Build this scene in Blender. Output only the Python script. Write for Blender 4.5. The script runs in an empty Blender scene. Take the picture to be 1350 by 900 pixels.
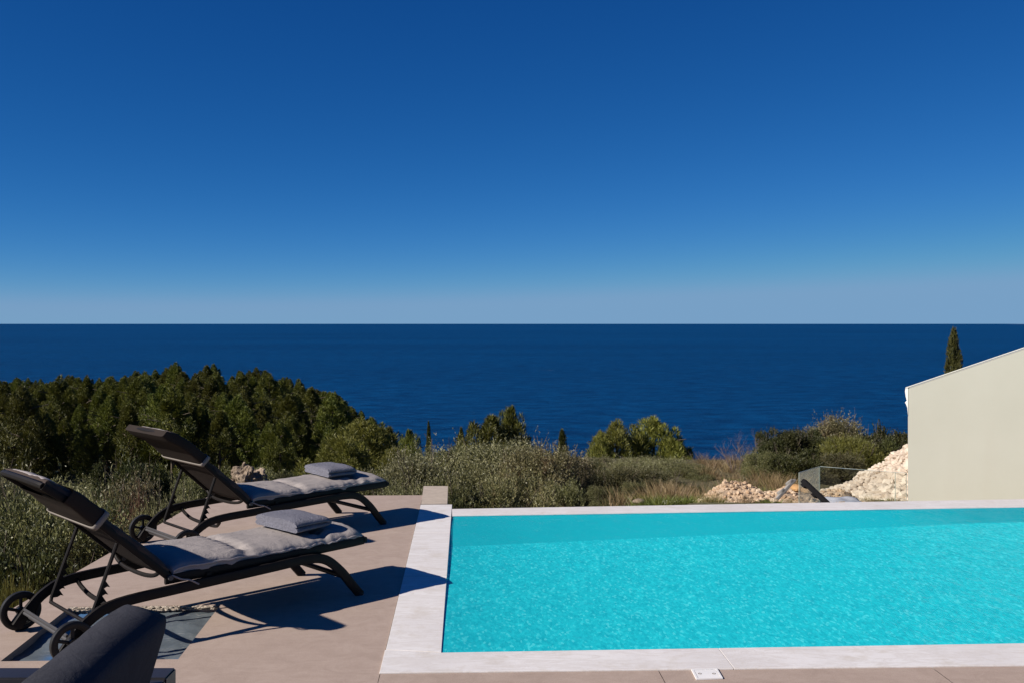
import bpy, math, random
import numpy as np
from mathutils import Vector, Matrix, noise as mnoise

rad = math.radians
F, EYE, CX, CY = 1300.0, 1.6, 675.0, 425.0
scene = bpy.context.scene
COL = scene.collection
random.seed(7)


def G(px, py, z=0.0):
    """where the ray through a pixel of the photograph meets the level z"""
    Y = F * (EYE - z) / (py - CY)
    return Vector(((px - CX) * Y / F, Y, z))


def at(px, py, Y):
    return Vector(((px - CX) * Y / F, Y, EYE - (py - CY) * Y / F))


# ------------------------------------------------------------------ materials
def mat(name):
    m = bpy.data.materials.new(name)
    m.use_nodes = True
    nt = m.node_tree
    nt.nodes.clear()
    out = nt.nodes.new('ShaderNodeOutputMaterial')
    return m, nt, out


def N(nt, typ, **kw):
    n = nt.nodes.new(typ)
    for k, v in kw.items():
        if k.startswith('_'):
            setattr(n, k[1:], v)
        else:
            n.inputs[k.replace('__', ' ')].default_value = v
    return n


def col4(c):
    return (c[0], c[1], c[2], 1.0)


def ramp(nt, fac, stops):
    r = nt.nodes.new('ShaderNodeValToRGB')
    e = r.color_ramp.elements
    while len(e) > 1:
        e.remove(e[-1])
    e[0].position, e[0].color = stops[0][0], col4(stops[0][1])
    for p, c in stops[1:]:
        x = e.new(p)
        x.color = col4(c)
    nt.links.new(fac, r.inputs['Fac'])
    return r


def coords(nt, scale=(1, 1, 1), kind='Object'):
    t = nt.nodes.new('ShaderNodeTexCoord')
    m = nt.nodes.new('ShaderNodeMapping')
    m.inputs['Scale'].default_value = scale
    nt.links.new(t.outputs[kind], m.inputs['Vector'])
    return m.outputs['Vector']


def mixc(nt, a, b, fac, mode='MIX'):
    m = nt.nodes.new('ShaderNodeMix')
    m.data_type = 'RGBA'
    m.blend_type = mode
    for sock, v in ((m.inputs[6], a), (m.inputs[7], b)):
        if isinstance(v, (tuple, list)):
            sock.default_value = col4(v)
        else:
            nt.links.new(v, sock)
    if isinstance(fac, (int, float)):
        m.inputs[0].default_value = fac
    else:
        nt.links.new(fac, m.inputs[0])
    return m.outputs[2]


def noise(nt, vec, scale, detail=4, rough=.55, dist=0.0):
    n = N(nt, 'ShaderNodeTexNoise', Scale=scale, Detail=detail, Roughness=rough, Distortion=dist)
    nt.links.new(vec, n.inputs['Vector'])
    return n.outputs['Fac']


def bump(nt, h, strength=.3, dist=.01):
    b = N(nt, 'ShaderNodeBump', Strength=strength, Distance=dist)
    nt.links.new(h, b.inputs['Height'])
    return b.outputs['Normal']


def principled(nt, out, color, rough=.6, spec=.4, metal=0.0, normal=None):
    p = nt.nodes.new('ShaderNodeBsdfPrincipled')
    if isinstance(color, (tuple, list)):
        p.inputs['Base Color'].default_value = col4(color)
    else:
        nt.links.new(color, p.inputs['Base Color'])
    if isinstance(rough, (int, float)):
        p.inputs['Roughness'].default_value = rough
    else:
        nt.links.new(rough, p.inputs['Roughness'])
    p.inputs['Specular IOR Level'].default_value = spec
    p.inputs['Metallic'].default_value = metal
    if normal is not None:
        nt.links.new(normal, p.inputs['Normal'])
    nt.links.new(p.outputs[0], out.inputs['Surface'])
    return p


def simple(name, color, rough=.6, spec=.4, metal=0., var=.12, nscale=8., bscale=60., bstr=.15, bdist=.003):
    m, nt, out = mat(name)
    v = coords(nt)
    n1 = noise(nt, v, nscale, 5)
    lo = tuple(c * (1 - var) for c in color)
    hi = tuple(min(1, c * (1 + var)) for c in color)
    c = ramp(nt, n1, [(.3, lo), (.7, hi)]).outputs[0]
    nb = bump(nt, noise(nt, v, bscale, 4), bstr, bdist)
    principled(nt, out, c, rough, spec, metal, nb)
    return m


def m_deck():
    m, nt, out = mat('taupe_stone_slab')
    v = coords(nt, kind='Object')
    a = noise(nt, v, 1.3, 6, .6)
    b = noise(nt, coords(nt, (2.0, 9.0, 1)), 3.0, 6, .65, .6)
    s = noise(nt, v, 26, 4, .7)
    c = ramp(nt, a, [(.3, (.315, .240, .195)), (.52, (.370, .286, .235)), (.72, (.42, .330, .275))]).outputs[0]
    c = mixc(nt, c, ramp(nt, b, [(.35, (.300, .226, .184)), (.65, (.425, .332, .277))]).outputs[0], .45)
    sp = ramp(nt, s, [(.68, (0, 0, 0)), (.78, (1, 1, 1))]).outputs[0]
    c = mixc(nt, c, (.50, .42, .36), sp)
    f = noise(nt, v, 160, 3, .7)
    st = noise(nt, coords(nt, (1.0, 1.0, 1)), 7.0, 7, .75, 1.2)
    c = mixc(nt, c, ramp(nt, st, [(.34, (.235, .176, .14)), (.5, (.36, .278, .228)), (.68, (.48, .39, .33))]).outputs[0], .38)
    c = mixc(nt, c, ramp(nt, f, [(.3, (.20, .15, .125)), (.7, (.45, .35, .30))]).outputs[0], .34)
    nb = bump(nt, f, .25, .002)
    principled(nt, out, c, .75, .25, 0, nb)
    return m


def m_coping():
    m, nt, out = mat('white_marble_coping')
    v = coords(nt, kind='Object')
    a = noise(nt, v, 1.7, 6, .65, .8)
    b = noise(nt, coords(nt, (1.2, 5, 1)), 2.4, 7, .7, 1.2)
    c = ramp(nt, a, [(.3, (.60, .565, .55)), (.6, (.69, .66, .645))]).outputs[0]
    vein = ramp(nt, b, [(.44, (0, 0, 0)), (.5, (1, 1, 1)), (.56, (0, 0, 0))]).outputs[0]
    c = mixc(nt, c, (.52, .47, .43), mixc(nt, (0, 0, 0), vein, .6))
    f = noise(nt, v, 120, 3, .7)
    c = mixc(nt, c, ramp(nt, f, [(.3, (.54, .51, .50)), (.7, (.74, .71, .70))]).outputs[0], .2)
    d = noise(nt, v, 4.5, 5, .7)
    c = mixc(nt, c, (.50, .44, .37), mixc(nt, (0, 0, 0), ramp(nt, d, [(.54, (0, 0, 0)), (.72, (1, 1, 1))]).outputs[0], .55))
    principled(nt, out, c, .55, .35, 0, bump(nt, f, .12, .002))
    return m


def m_leaf(name, dark, mid, light, trans=.3, rough=.55, clump=1.2, spec=.25, dead=None):
    m, nt, out = mat(name)
    geo = nt.nodes.new('ShaderNodeNewGeometry')
    oi = nt.nodes.new('ShaderNodeObjectInfo')
    c = ramp(nt, geo.outputs['Random Per Island'], [(0, dark), (.5, mid), (1, light)]).outputs[0]
    v = coords(nt)
    n = noise(nt, v, clump, 3)
    c = mixc(nt, c, mixc(nt, c, light, .7), ramp(nt, n, [(.45, (0, 0, 0)), (.7, (1, 1, 1))]).outputs[0])
    if dead is not None:
        n2 = noise(nt, v, clump * 2.3, 3)
        c = mixc(nt, c, dead, ramp(nt, n2, [(.56, (0, 0, 0)), (.66, (.8, .8, .8))]).outputs[0])
    hs = nt.nodes.new('ShaderNodeHueSaturation')
    mr = N(nt, 'ShaderNodeMapRange')
    mr.inputs['To Min'].default_value = .75
    mr.inputs['To Max'].default_value = 1.3
    nt.links.new(oi.outputs['Random'], mr.inputs['Value'])
    nt.links.new(mr.outputs[0], hs.inputs['Value'])
    mr2 = N(nt, 'ShaderNodeMapRange')
    mr2.inputs['To Min'].default_value = .478
    mr2.inputs['To Max'].default_value = .512
    nt.links.new(oi.outputs['Random'], mr2.inputs['Value'])
    nt.links.new(mr2.outputs[0], hs.inputs['Hue'])
    nt.links.new(c, hs.inputs['Color'])
    d = nt.nodes.new('ShaderNodeBsdfDiffuse')
    t = nt.nodes.new('ShaderNodeBsdfTranslucent')
    g = N(nt, 'ShaderNodeBsdfGlossy', Roughness=rough)
    g.inputs['Color'].default_value = (1, 1, 1, 1)
    nt.links.new(hs.outputs[0], d.inputs['Color'])
    nt.links.new(hs.outputs[0], t.inputs['Color'])
    mx = N(nt, 'ShaderNodeMixShader', Fac=trans)
    nt.links.new(d.outputs[0], mx.inputs[1])
    nt.links.new(t.outputs[0], mx.inputs[2])
    mg = N(nt, 'ShaderNodeMixShader', Fac=spec * .1)
    nt.links.new(mx.outputs[0], mg.inputs[1])
    nt.links.new(g.outputs[0], mg.inputs[2])
    nt.links.new(mg.outputs[0], out.inputs['Surface'])
    return m


def m_fabric(name, color, var=.1, weave=900., rough=.9, bstr=.25, wrinkle=14., wdist=.006, sheen=0.0, spec=.1):
    m, nt, out = mat(name)
    v = coords(nt)
    a = noise(nt, v, 9, 5)
    f = noise(nt, v, weave * .35, 3, .8)
    lo = tuple(c * (1 - var) for c in color)
    hi = tuple(c * (1 + var) for c in color)
    c = ramp(nt, a, [(.3, lo), (.7, hi)]).outputs[0]
    c = mixc(nt, c, ramp(nt, f, [(.3, tuple(x * .7 for x in color)), (.7, tuple(min(1, x * 1.35) for x in color))]).outputs[0], .5)
    w = noise(nt, v, wrinkle, 5, .6, .5)
    ad = N(nt, 'ShaderNodeMath', _operation='ADD')
    ml = N(nt, 'ShaderNodeMath', _operation='MULTIPLY')
    ml.inputs[1].default_value = .12
    nt.links.new(f, ml.inputs[0])
    nt.links.new(w, ad.inputs[0])
    nt.links.new(ml.outputs[0], ad.inputs[1])
    p = principled(nt, out, c, rough, spec, 0, bump(nt, ad.outputs[0], bstr, wdist))
    p.inputs['Sheen Weight'].default_value = sheen
    return m


def schlick(nt, normal, f0, k):
    g = nt.nodes.new('ShaderNodeNewGeometry')
    dp = N(nt, 'ShaderNodeVectorMath', _operation='DOT_PRODUCT')
    nt.links.new(normal if normal is not None else g.outputs['Normal'], dp.inputs[0])
    nt.links.new(g.outputs['Incoming'], dp.inputs[1])
    ab = N(nt, 'ShaderNodeMath', _operation='ABSOLUTE')
    nt.links.new(dp.outputs['Value'], ab.inputs[0])
    om = N(nt, 'ShaderNodeMath', _operation='SUBTRACT')
    om.inputs[0].default_value = 1.0
    nt.links.new(ab.outputs[0], om.inputs[1])
    pw = N(nt, 'ShaderNodeMath', _operation='POWER')
    pw.inputs[1].default_value = 5
    nt.links.new(om.outputs[0], pw.inputs[0])
    fr = N(nt, 'ShaderNodeMath', _operation='MULTIPLY_ADD')
    fr.inputs[1].default_value = k
    fr.inputs[2].default_value = f0
    nt.links.new(pw.outputs[0], fr.inputs[0])
    return fr.outputs[0]


def m_pool_water():
    m, nt, out = mat('clear_pool_water')
    v = coords(nt, (1.0, .5, 1))
    a = noise(nt, v, 9.0, 2, .5, .4)
    b = noise(nt, v, 30.0, 3, .6, .5)
    ad = N(nt, 'ShaderNodeMath', _operation='MULTIPLY_ADD')
    ad.inputs[1].default_value = .42
    nt.links.new(b, ad.inputs[0])
    nt.links.new(a, ad.inputs[2])
    nb = bump(nt, ad.outputs[0], 1.0, .022)
    t = nt.nodes.new('ShaderNodeBsdfTransparent')
    t.inputs['Color'].default_value = (.86, .985, .99, 1)
    g = N(nt, 'ShaderNodeBsdfGlossy', Roughness=.03)
    nt.links.new(nb, g.inputs['Normal'])
    mx = nt.nodes.new('ShaderNodeMixShader')
    nt.links.new(schlick(nt, nb, .012, .13), mx.inputs[0])
    nt.links.new(t.outputs[0], mx.inputs[1])
    nt.links.new(g.outputs[0], mx.inputs[2])
    nt.links.new(mx.outputs[0], out.inputs['Surface'])
    return m


def m_pool_basin(name='turquoise_pool_caustics', k=.98, amt=.82):
    m, nt, out = mat(name)
    v = coords(nt)
    a = noise(nt, v, 1.1, 4)
    vo = N(nt, 'ShaderNodeTexVoronoi', Scale=80.0, Randomness=1.0)  # stretched cells colour in the caustic sparkle of sunlight through ripples
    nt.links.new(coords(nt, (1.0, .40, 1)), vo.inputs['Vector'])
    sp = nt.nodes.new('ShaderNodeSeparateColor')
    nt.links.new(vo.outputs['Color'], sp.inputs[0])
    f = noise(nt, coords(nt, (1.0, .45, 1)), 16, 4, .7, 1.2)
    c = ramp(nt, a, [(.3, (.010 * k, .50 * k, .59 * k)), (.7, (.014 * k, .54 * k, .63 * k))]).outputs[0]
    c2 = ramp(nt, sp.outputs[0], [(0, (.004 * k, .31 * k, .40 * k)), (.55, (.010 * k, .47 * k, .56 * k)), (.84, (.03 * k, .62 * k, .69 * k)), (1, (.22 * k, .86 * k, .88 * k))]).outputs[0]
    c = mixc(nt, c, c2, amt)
    c3 = ramp(nt, f, [(.34, (.008 * k, .42 * k, .49 * k)), (.66, (.025 * k, .63 * k, .67 * k))]).outputs[0]
    c = mixc(nt, c, c3, amt * .7)
    principled(nt, out, c, .8, .1)
    return m


def m_sea():
    m, nt, out = mat('deep_blue_sea')
    big = noise(nt, coords(nt, (.25, 1, 1)), .0012, 4, .6, .4)
    chop = noise(nt, coords(nt, (.5, 1, 1)), .045, 7, .72, .3)
    cap = noise(nt, coords(nt, (.22, 1, 1)), .030, 6, .75, .3)
    c = ramp(nt, big, [(.38, (.0006, .026, .092)), (.62, (.0010, .044, .142))]).outputs[0]
    c = mixc(nt, c, ramp(nt, chop, [(.38, (.0004, .0155, .062)), (.62, (.0014, .062, .186))]).outputs[0], .6)
    foam = ramp(nt, cap, [(.685, (0, 0, 0)), (.73, (1, 1, 1))]).outputs[0]
    c = mixc(nt, c, (.09, .16, .25), foam)
    principled(nt, out, c, .55, .05, 0, bump(nt, chop, 1.0, 6.0))
    return m


def m_glass(name='clear_railing_glass', wall_refl=0.0):
    m, nt, out = mat(name)
    t = nt.nodes.new('ShaderNodeBsdfTransparent')
    t.inputs['Color'].default_value = (.955, .975, .962, 1)
    g = N(nt, 'ShaderNodeBsdfGlossy', Roughness=.02)
    lw = nt.nodes.new('ShaderNodeNewGeometry')
    dp = N(nt, 'ShaderNodeVectorMath', _operation='DOT_PRODUCT')
    nt.links.new(lw.outputs['Normal'], dp.inputs[0])
    nt.links.new(lw.outputs['Incoming'], dp.inputs[1])
    ab = N(nt, 'ShaderNodeMath', _operation='ABSOLUTE')
    nt.links.new(dp.outputs['Value'], ab.inputs[0])
    om = N(nt, 'ShaderNodeMath', _operation='SUBTRACT')
    om.inputs[0].default_value = 1.0
    nt.links.new(ab.outputs[0], om.inputs[1])
    pw = N(nt, 'ShaderNodeMath', _operation='POWER')
    pw.inputs[1].default_value = 5
    nt.links.new(om.outputs[0], pw.inputs[0])
    fr = N(nt, 'ShaderNodeMath', _operation='MULTIPLY_ADD')
    fr.inputs[1].default_value = .92
    fr.inputs[2].default_value = .075
    nt.links.new(pw.outputs[0], fr.inputs[0])
    mx = nt.nodes.new('ShaderNodeMixShader')
    nt.links.new(fr.outputs[0], mx.inputs[0])
    nt.links.new(t.outputs[0], mx.inputs[1])
    nt.links.new(g.outputs[0], mx.inputs[2])
    if wall_refl > 0:  # pale diffuse veil painted in for the cream wall's reflection in the pane
        d = nt.nodes.new('ShaderNodeBsdfDiffuse')
        d.inputs['Color'].default_value = (.55, .53, .47, 1)
        tl = nt.nodes.new('ShaderNodeBsdfTranslucent')
        tl.inputs['Color'].default_value = (.55, .53, .47, 1)
        md = N(nt, 'ShaderNodeMixShader', Fac=.5)
        nt.links.new(d.outputs[0], md.inputs[1])
        nt.links.new(tl.outputs[0], md.inputs[2])
        refl_noise = noise(nt, coords(nt), 3.0, 4)
        fr2 = N(nt, 'ShaderNodeMath', _operation='MULTIPLY')
        fr2.inputs[1].default_value = wall_refl * 2
        nt.links.new(refl_noise, fr2.inputs[0])
        m2 = nt.nodes.new('ShaderNodeMixShader')
        nt.links.new(fr2.outputs[0], m2.inputs[0])
        nt.links.new(mx.outputs[0], m2.inputs[1])
        nt.links.new(md.outputs[0], m2.inputs[2])
        mx = m2
    nt.links.new(mx.outputs[0], out.inputs['Surface'])
    return m


def m_ground():
    m, nt, out = mat('dry_hillside_soil')
    v = coords(nt)
    a = noise(nt, v, .35, 6, .65)
    b = noise(nt, v, 3.2, 6, .7)
    c = ramp(nt, a, [(.35, (.045, .050, .018)), (.5, (.10, .085, .045)), (.68, (.17, .135, .085))]).outputs[0]
    c = mixc(nt, c, ramp(nt, b, [(.35, (.03, .038, .014)), (.65, (.2, .165, .11))]).outputs[0], .45)
    principled(nt, out, c, .95, .1, 0, bump(nt, b, .8, .12))
    return m


def m_rock(name, lo, mid, hi, scale=3.):
    m, nt, out = mat(name)
    v = coords(nt)
    geo = nt.nodes.new('ShaderNodeNewGeometry')
    a = noise(nt, v, scale, 6, .65)
    c = ramp(nt, a, [(.3, lo), (.5, mid), (.7, hi)]).outputs[0]
    r = ramp(nt, geo.outputs['Random Per Island'], [(0, lo), (.45, mid), (1, hi)]).outputs[0]
    c = mixc(nt, c, r, .5)
    principled(nt, out, c, .9, .15, 0, bump(nt, noise(nt, v, scale * 8, 5, .7), .6, .02))
    return m


def m_wall():
    m, nt, out = mat('cream_render')
    v = coords(nt)
    a = noise(nt, v, .8, 5, .6)
    f = noise(nt, v, 90, 4, .7)
    c = ramp(nt, a, [(.3, (.410, .402, .338)), (.7, (.445, .437, .372))]).outputs[0]
    st = noise(nt, coords(nt, (1.6, 1.6, .18)), 2.2, 5, .65)
    c = mixc(nt, c, (.41, .385, .32), mixc(nt, (0, 0, 0), ramp(nt, st, [(.55, (0, 0, 0)), (.8, (1, 1, 1))]).outputs[0], .35))
    principled(nt, out, c, .9, .15, 0, bump(nt, f, .25, .003))
    return m


def m_membrane():
    m, nt, out = mat('slate_blue_membrane')
    v = coords(nt)
    a = noise(nt, v, 5, 6, .7, .5)
    b = noise(nt, coords(nt, (2, 9, 1)), 7, 5, .7, 1.)
    c = ramp(nt, a, [(.3, (.07, .085, .10)), (.55, (.115, .135, .15)), (.75, (.18, .19, .20))]).outputs[0]
    c = mixc(nt, c, (.45, .43, .40), ramp(nt, b, [(.60, (0, 0, 0)), (.70, (.8, .8, .8))]).outputs[0])
    c = mixc(nt, c, (.02, .16, .42), ramp(nt, noise(nt, v, 2.6, 3), [(.55, (0, 0, 0)), (.68, (.6, .6, .6))]).outputs[0])
    principled(nt, out, c, .42, .4, 0, bump(nt, a, .5, .01))
    return m


MAT = {}


def build_materials():
    M = MAT
    M['deck'] = m_deck()
    M['coping'] = m_coping()
    M['grout'] = simple('dark_grout', (.12, .095, .08))
    M['rim'] = m_rock('broken_screed_rim', (.30, .25, .20), (.45, .38, .31), (.6, .53, .45), 20)
    M['plinth'] = simple('beige_paving_block', (.40, .335, .275), .8, .2, var=.12, nscale=14)
    M['water'] = m_pool_water()
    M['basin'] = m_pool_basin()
    M['basin_far'] = m_pool_basin('shaded_pool_plaster', .74, .06)  # basin colour darkened and unspecked: the far wall's dimmer light put into colour
    M['sea'] = m_sea()
    M['glass'] = m_glass()
    M['glass_wall_refl'] = m_glass('painted_reflection_glass', .20)
    M['glass_edge'] = simple('green_glass_edge', (.34, .41, .37), .3, .5)
    M['ground'] = m_ground()
    M['wall'] = m_wall()
    M['trim'] = simple('white_plaster_trim', (.78, .76, .70), .8, .2, var=.05)
    M['verge'] = simple('pale_verge_plaster', (.58, .57, .50), .85, .15, var=.06)
    M['roof'] = simple('dark_grey_roofing', (.13, .12, .11), .8, .3)
    M['membrane'] = m_membrane()
    M['alu'] = simple('black_brown_aluminium', (.0095, .0075, .0068), .55, .16, var=.2, nscale=30, bscale=300, bstr=.05)
    M['alu_grey'] = simple('dark_grey_axle_metal', (.06, .058, .06), .5, .3, var=.15)
    M['rubber'] = simple('black_plastic', (.009, .0085, .0085), .55, .3, var=.2)
    M['textilene'] = m_fabric('dark_brown_textilene', (.024, .018, .015), .12, 1400, .8, .15, 6, .002)
    M['hem'] = m_fabric('beige_hem_band', (.20, .178, .160), .1)
    M['cushion'] = m_fabric('light_grey_cotton', (.265, .238, .230), .08, 900, .9, .6, 13, .014)
    M['cushion_back'] = m_fabric('grey_cotton_backrest', (.33, .295, .288), .06, 900, .9, .35, 11, .012)
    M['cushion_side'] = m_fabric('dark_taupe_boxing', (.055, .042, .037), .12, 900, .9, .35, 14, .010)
    M['towel'] = m_fabric('blue_grey_terry', (.150, .150, .182), .2, 420, 1., 1., 70, .012)
    M['pillow'] = m_fabric('charcoal_sofa_fabric', (.036, .037, .046), .18, 500, .95, .45, 12, .012)
    M['sofa'] = simple('anthracite_sofa_metal', (.022, .021, .026), .42, .45, var=.15)
    M['white_plastic'] = simple('white_skimmer_plastic', (.72, .70, .69), .5, .4, var=.05)
    M['slate_black'] = simple('weathered_black_board', (.010, .0095, .0105), .8, .08, var=.3)
    M['reflection_grey'] = simple('grey_reflection_slab', (.27, .255, .24), .8, .2, var=.25)
    M['sheet'] = simple('pale_plastic_sheet', (.42, .42, .47), .5, .4, var=.08)
    M['bark'] = m_rock('grey_brown_bark', (.05, .037, .026), (.10, .08, .06), (.17, .14, .11), 9)
    M['twig'] = m_rock('pinkish_bare_twigs', (.10, .07, .065), (.16, .12, .11), (.24, .19, .18), 9)
    M['pine'] = m_leaf('pine_needles', (.025, .034, .006), (.070, .085, .011), (.155, .156, .024), .16, clump=.6)
    M['pine_light'] = m_leaf('light_pine_needles', (.046, .056, .009), (.115, .122, .018), (.200, .190, .038), .25, clump=.5)
    M['cypress'] = m_leaf('cypress_scales', (.022, .030, .007), (.050, .060, .013), (.100, .104, .024), .12, clump=1.2)
    M['olive'] = m_leaf('olive_leaves', (.044, .052, .011), (.130, .136, .036), (.32, .31, .15), .22, clump=1.5, spec=.45)
    M['olive_rust'] = m_leaf('rusty_shrub_leaves', (.042, .042, .011), (.120, .112, .034), (.28, .245, .12), .22, clump=1.5, dead=(.13, .082, .038), spec=.4)
    M['rust'] = m_leaf('dry_rust_leaves', (.055, .032, .018), (.12, .060, .034), (.17, .105, .06), .25, clump=1.5)
    M['lentisk'] = m_leaf('dark_lentisk_leaves', (.015, .022, .005), (.034, .043, .009), (.078, .080, .020), .2, clump=1.5)
    M['brush'] = m_leaf('scrub_leaves', (.028, .035, .007), (.076, .082, .020), (.200, .185, .075), .22, clump=1.8, spec=.35)
    M['broom'] = m_leaf('yellow_green_broom', (.050, .056, .010), (.095, .092, .016), (.15, .135, .028), .25, clump=1.2)
    M['dry_grass'] = m_leaf('dry_golden_grass', (.13, .095, .040), (.24, .175, .080), (.36, .27, .13), .3, clump=2)
    M['green_grass'] = m_leaf('green_weed_blades', (.050, .068, .010), (.095, .12, .018), (.16, .17, .034), .3, clump=2)
    M['rubble'] = m_rock('pale_limestone_rubble', (.34, .265, .205), (.50, .41, .325), (.64, .56, .465), 1.6)
    M['rubble_red'] = m_rock('reddish_earth_rubble', (.30, .19, .115), (.44, .32, .215), (.60, .49, .37), 1.3)
    M['cliff'] = m_rock('weathered_cliff_rock', (.11, .085, .06), (.22, .17, .125), (.36, .285, .215), 1.2)
    M['stone_white'] = m_rock('white_limestone', (.5, .46, .4), (.62, .58, .52), (.72, .68, .62), 6)
    M['stone_orange'] = m_rock('orange_clay_rock', (.30, .16, .07), (.46, .27, .12), (.58, .38, .2), 6)
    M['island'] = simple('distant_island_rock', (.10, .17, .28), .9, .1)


# ------------------------------------------------------------------ mesh helpers
def link(o, parent=None):
    COL.objects.link(o)
    if parent is not None:
        o.parent = parent
    return o


def tag(o, label=None, cat=None, group=None, kind=None):
    if label:
        o['label'] = label
    if cat:
        o['category'] = cat
    if group:
        o['group'] = group
    if kind:
        o['kind'] = kind
    return o


def empty(name, loc=(0, 0, 0), rz=0.0):
    o = bpy.data.objects.new(name, None)
    o.empty_display_size = .2
    COL.objects.link(o)
    o.location = loc
    o.rotation_euler = (0, 0, rz)
    return o


class MB:
    def __init__(self):
        self.v, self.f = [], []

    def add(self, verts, faces):
        o = len(self.v)
        self.v += [tuple(p) for p in verts]
        self.f += [tuple(i + o for i in f) for f in faces]
        return self

    def box(self, c, s, rot=None, bev=0.0):
        x, y, z = s[0] / 2, s[1] / 2, s[2] / 2
        if bev <= 0:
            vs = [Vector((a * x, b * y, d * z)) for d in (-1, 1) for b in (-1, 1) for a in (-1, 1)]
            fs = [(0, 2, 3, 1), (4, 5, 7, 6), (0, 1, 5, 4), (2, 6, 7, 3), (0, 4, 6, 2), (1, 3, 7, 5)]
        else:
            import bmesh
            bm = bmesh.new()
            bmesh.ops.create_cube(bm, size=1)
            for q in bm.verts:
                q.co = Vector((q.co.x * 2 * x, q.co.y * 2 * y, q.co.z * 2 * z))
            bmesh.ops.bevel(bm, geom=list(bm.edges), offset=bev, segments=2, affect='EDGES')
            bm.verts.index_update()
            vs = [q.co.copy() for q in bm.verts]
            fs = [tuple(q.index for q in f.verts) for f in bm.faces]
            bm.free()
        if rot is not None:
            vs = [rot @ p for p in vs]
        c = Vector(c)
        return self.add([p + c for p in vs], fs)

    def tube(self, pts, r, n=8, flat=None, cap=True):
        """sweep a circle (or flattened profile: flat=(w,h,axis)) along points"""
        pts = [Vector(p) for p in pts]
        m = len(pts)
        rs = r if isinstance(r, (list, tuple)) else [r] * m
        T = []
        for i in range(m):
            t = pts[min(i + 1, m - 1)] - pts[max(i - 1, 0)]
            T.append(t.normalized() if t.length > 1e-9 else Vector((0, 0, 1)))
        if flat:
            ax = Vector(flat[2]).normalized()
        else:
            ax = Vector((0, 0, 1)) if abs(T[0].z) < .9 else Vector((1, 0, 0))
        vs, fs = [], []
        u = (ax - T[0] * ax.dot(T[0])).normalized()
        for i in range(m):
            u = (u - T[i] * u.dot(T[i]))
            if flat:
                u = ax - T[i] * ax.dot(T[i])
            u = u.normalized()
            w = T[i].cross(u)
            for k in range(n):
                a = 2 * math.pi * (k + .5) / n
                if flat:
                    ca, sa = math.cos(a), math.sin(a)
                    e = .45
                    pu = math.copysign(abs(ca) ** e, ca) * flat[0] / 2
                    pw = math.copysign(abs(sa) ** e, sa) * flat[1] / 2
                else:
                    pu, pw = math.cos(a) * rs[i], math.sin(a) * rs[i]
                vs.append(pts[i] + u * pu + w * pw)
        for i in range(m - 1):
            for k in range(n):
                k2 = (k + 1) % n
                fs.append((i * n + k, i * n + k2, (i + 1) * n + k2, (i + 1) * n + k))
        if cap:
            fs.append(tuple(range(n - 1, -1, -1)))
            fs.append(tuple((m - 1) * n + k for k in range(n)))
        return self.add(vs, fs)

    def prism(self, poly, z0, z1):
        n = len(poly)
        vs = [(p[0], p[1], z0) for p in poly] + [(p[0], p[1], z1) for p in poly]
        fs = [tuple(range(n - 1, -1, -1)), tuple(range(n, 2 * n))]
        fs += [(i, (i + 1) % n, n + (i + 1) % n, n + i) for i in range(n)]
        return self.add(vs, fs)

    def build(self, name, m, parent=None, smooth=True, angle=40, loc=None):
        me = bpy.data.meshes.new(name)
        me.from_pydata(self.v, [], self.f)
        me.materials.append(m)
        if smooth:
            me.polygons.foreach_set('use_smooth', [True] * len(me.polygons))
            try:
                me.set_sharp_from_angle(angle=rad(angle))
            except Exception:
                pass
        me.update()
        o = bpy.data.objects.new(name, me)
        link(o, parent)
        if loc is not None:
            o.location = loc
        return o


def np_mesh(name, verts, faces, m, smooth=False):
    """faces: int array (n,4) or (n,3)"""
    verts = np.asarray(verts, np.float32)
    faces = np.asarray(faces, np.int32)
    me = bpy.data.meshes.new(name)
    k = faces.shape[1]
    me.vertices.add(len(verts))
    me.vertices.foreach_set('co', verts.ravel())
    me.loops.add(faces.size)
    me.loops.foreach_set('vertex_index', faces.ravel())
    me.polygons.add(len(faces))
    me.polygons.foreach_set('loop_start', np.arange(0, faces.size, k, dtype=np.int32))
    try:
        me.polygons.foreach_set('loop_total', np.full(len(faces), k, np.int32))
    except Exception:
        pass
    if smooth:
        me.polygons.foreach_set('use_smooth', np.ones(len(faces), bool))
    me.update(calc_edges=True)
    me.materials.append(m)
    return me


def cat(pts, n=6):
    """Catmull-Rom through points"""
    pts = [Vector(p) for p in pts]
    P = [pts[0] * 2 - pts[1]] + pts + [pts[-1] * 2 - pts[-2]]
    out = []
    for i in range(1, len(P) - 2):
        for k in range(n):
            t = k / n
            a, b, c, d = P[i - 1], P[i], P[i + 1], P[i + 2]
            out.append(.5 * ((2 * b) + (c - a) * t + (2 * a - 5 * b + 4 * c - d) * t * t + (3 * b - a - 3 * c + d) * t ** 3))
    out.append(pts[-1])
    return out


# ------------------------------------------------------------------ terrain
def sstep(a, b, x):
    t = min(1, max(0, (x - a) / (b - a)))
    return t * t * (3 - 2 * t)


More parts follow.
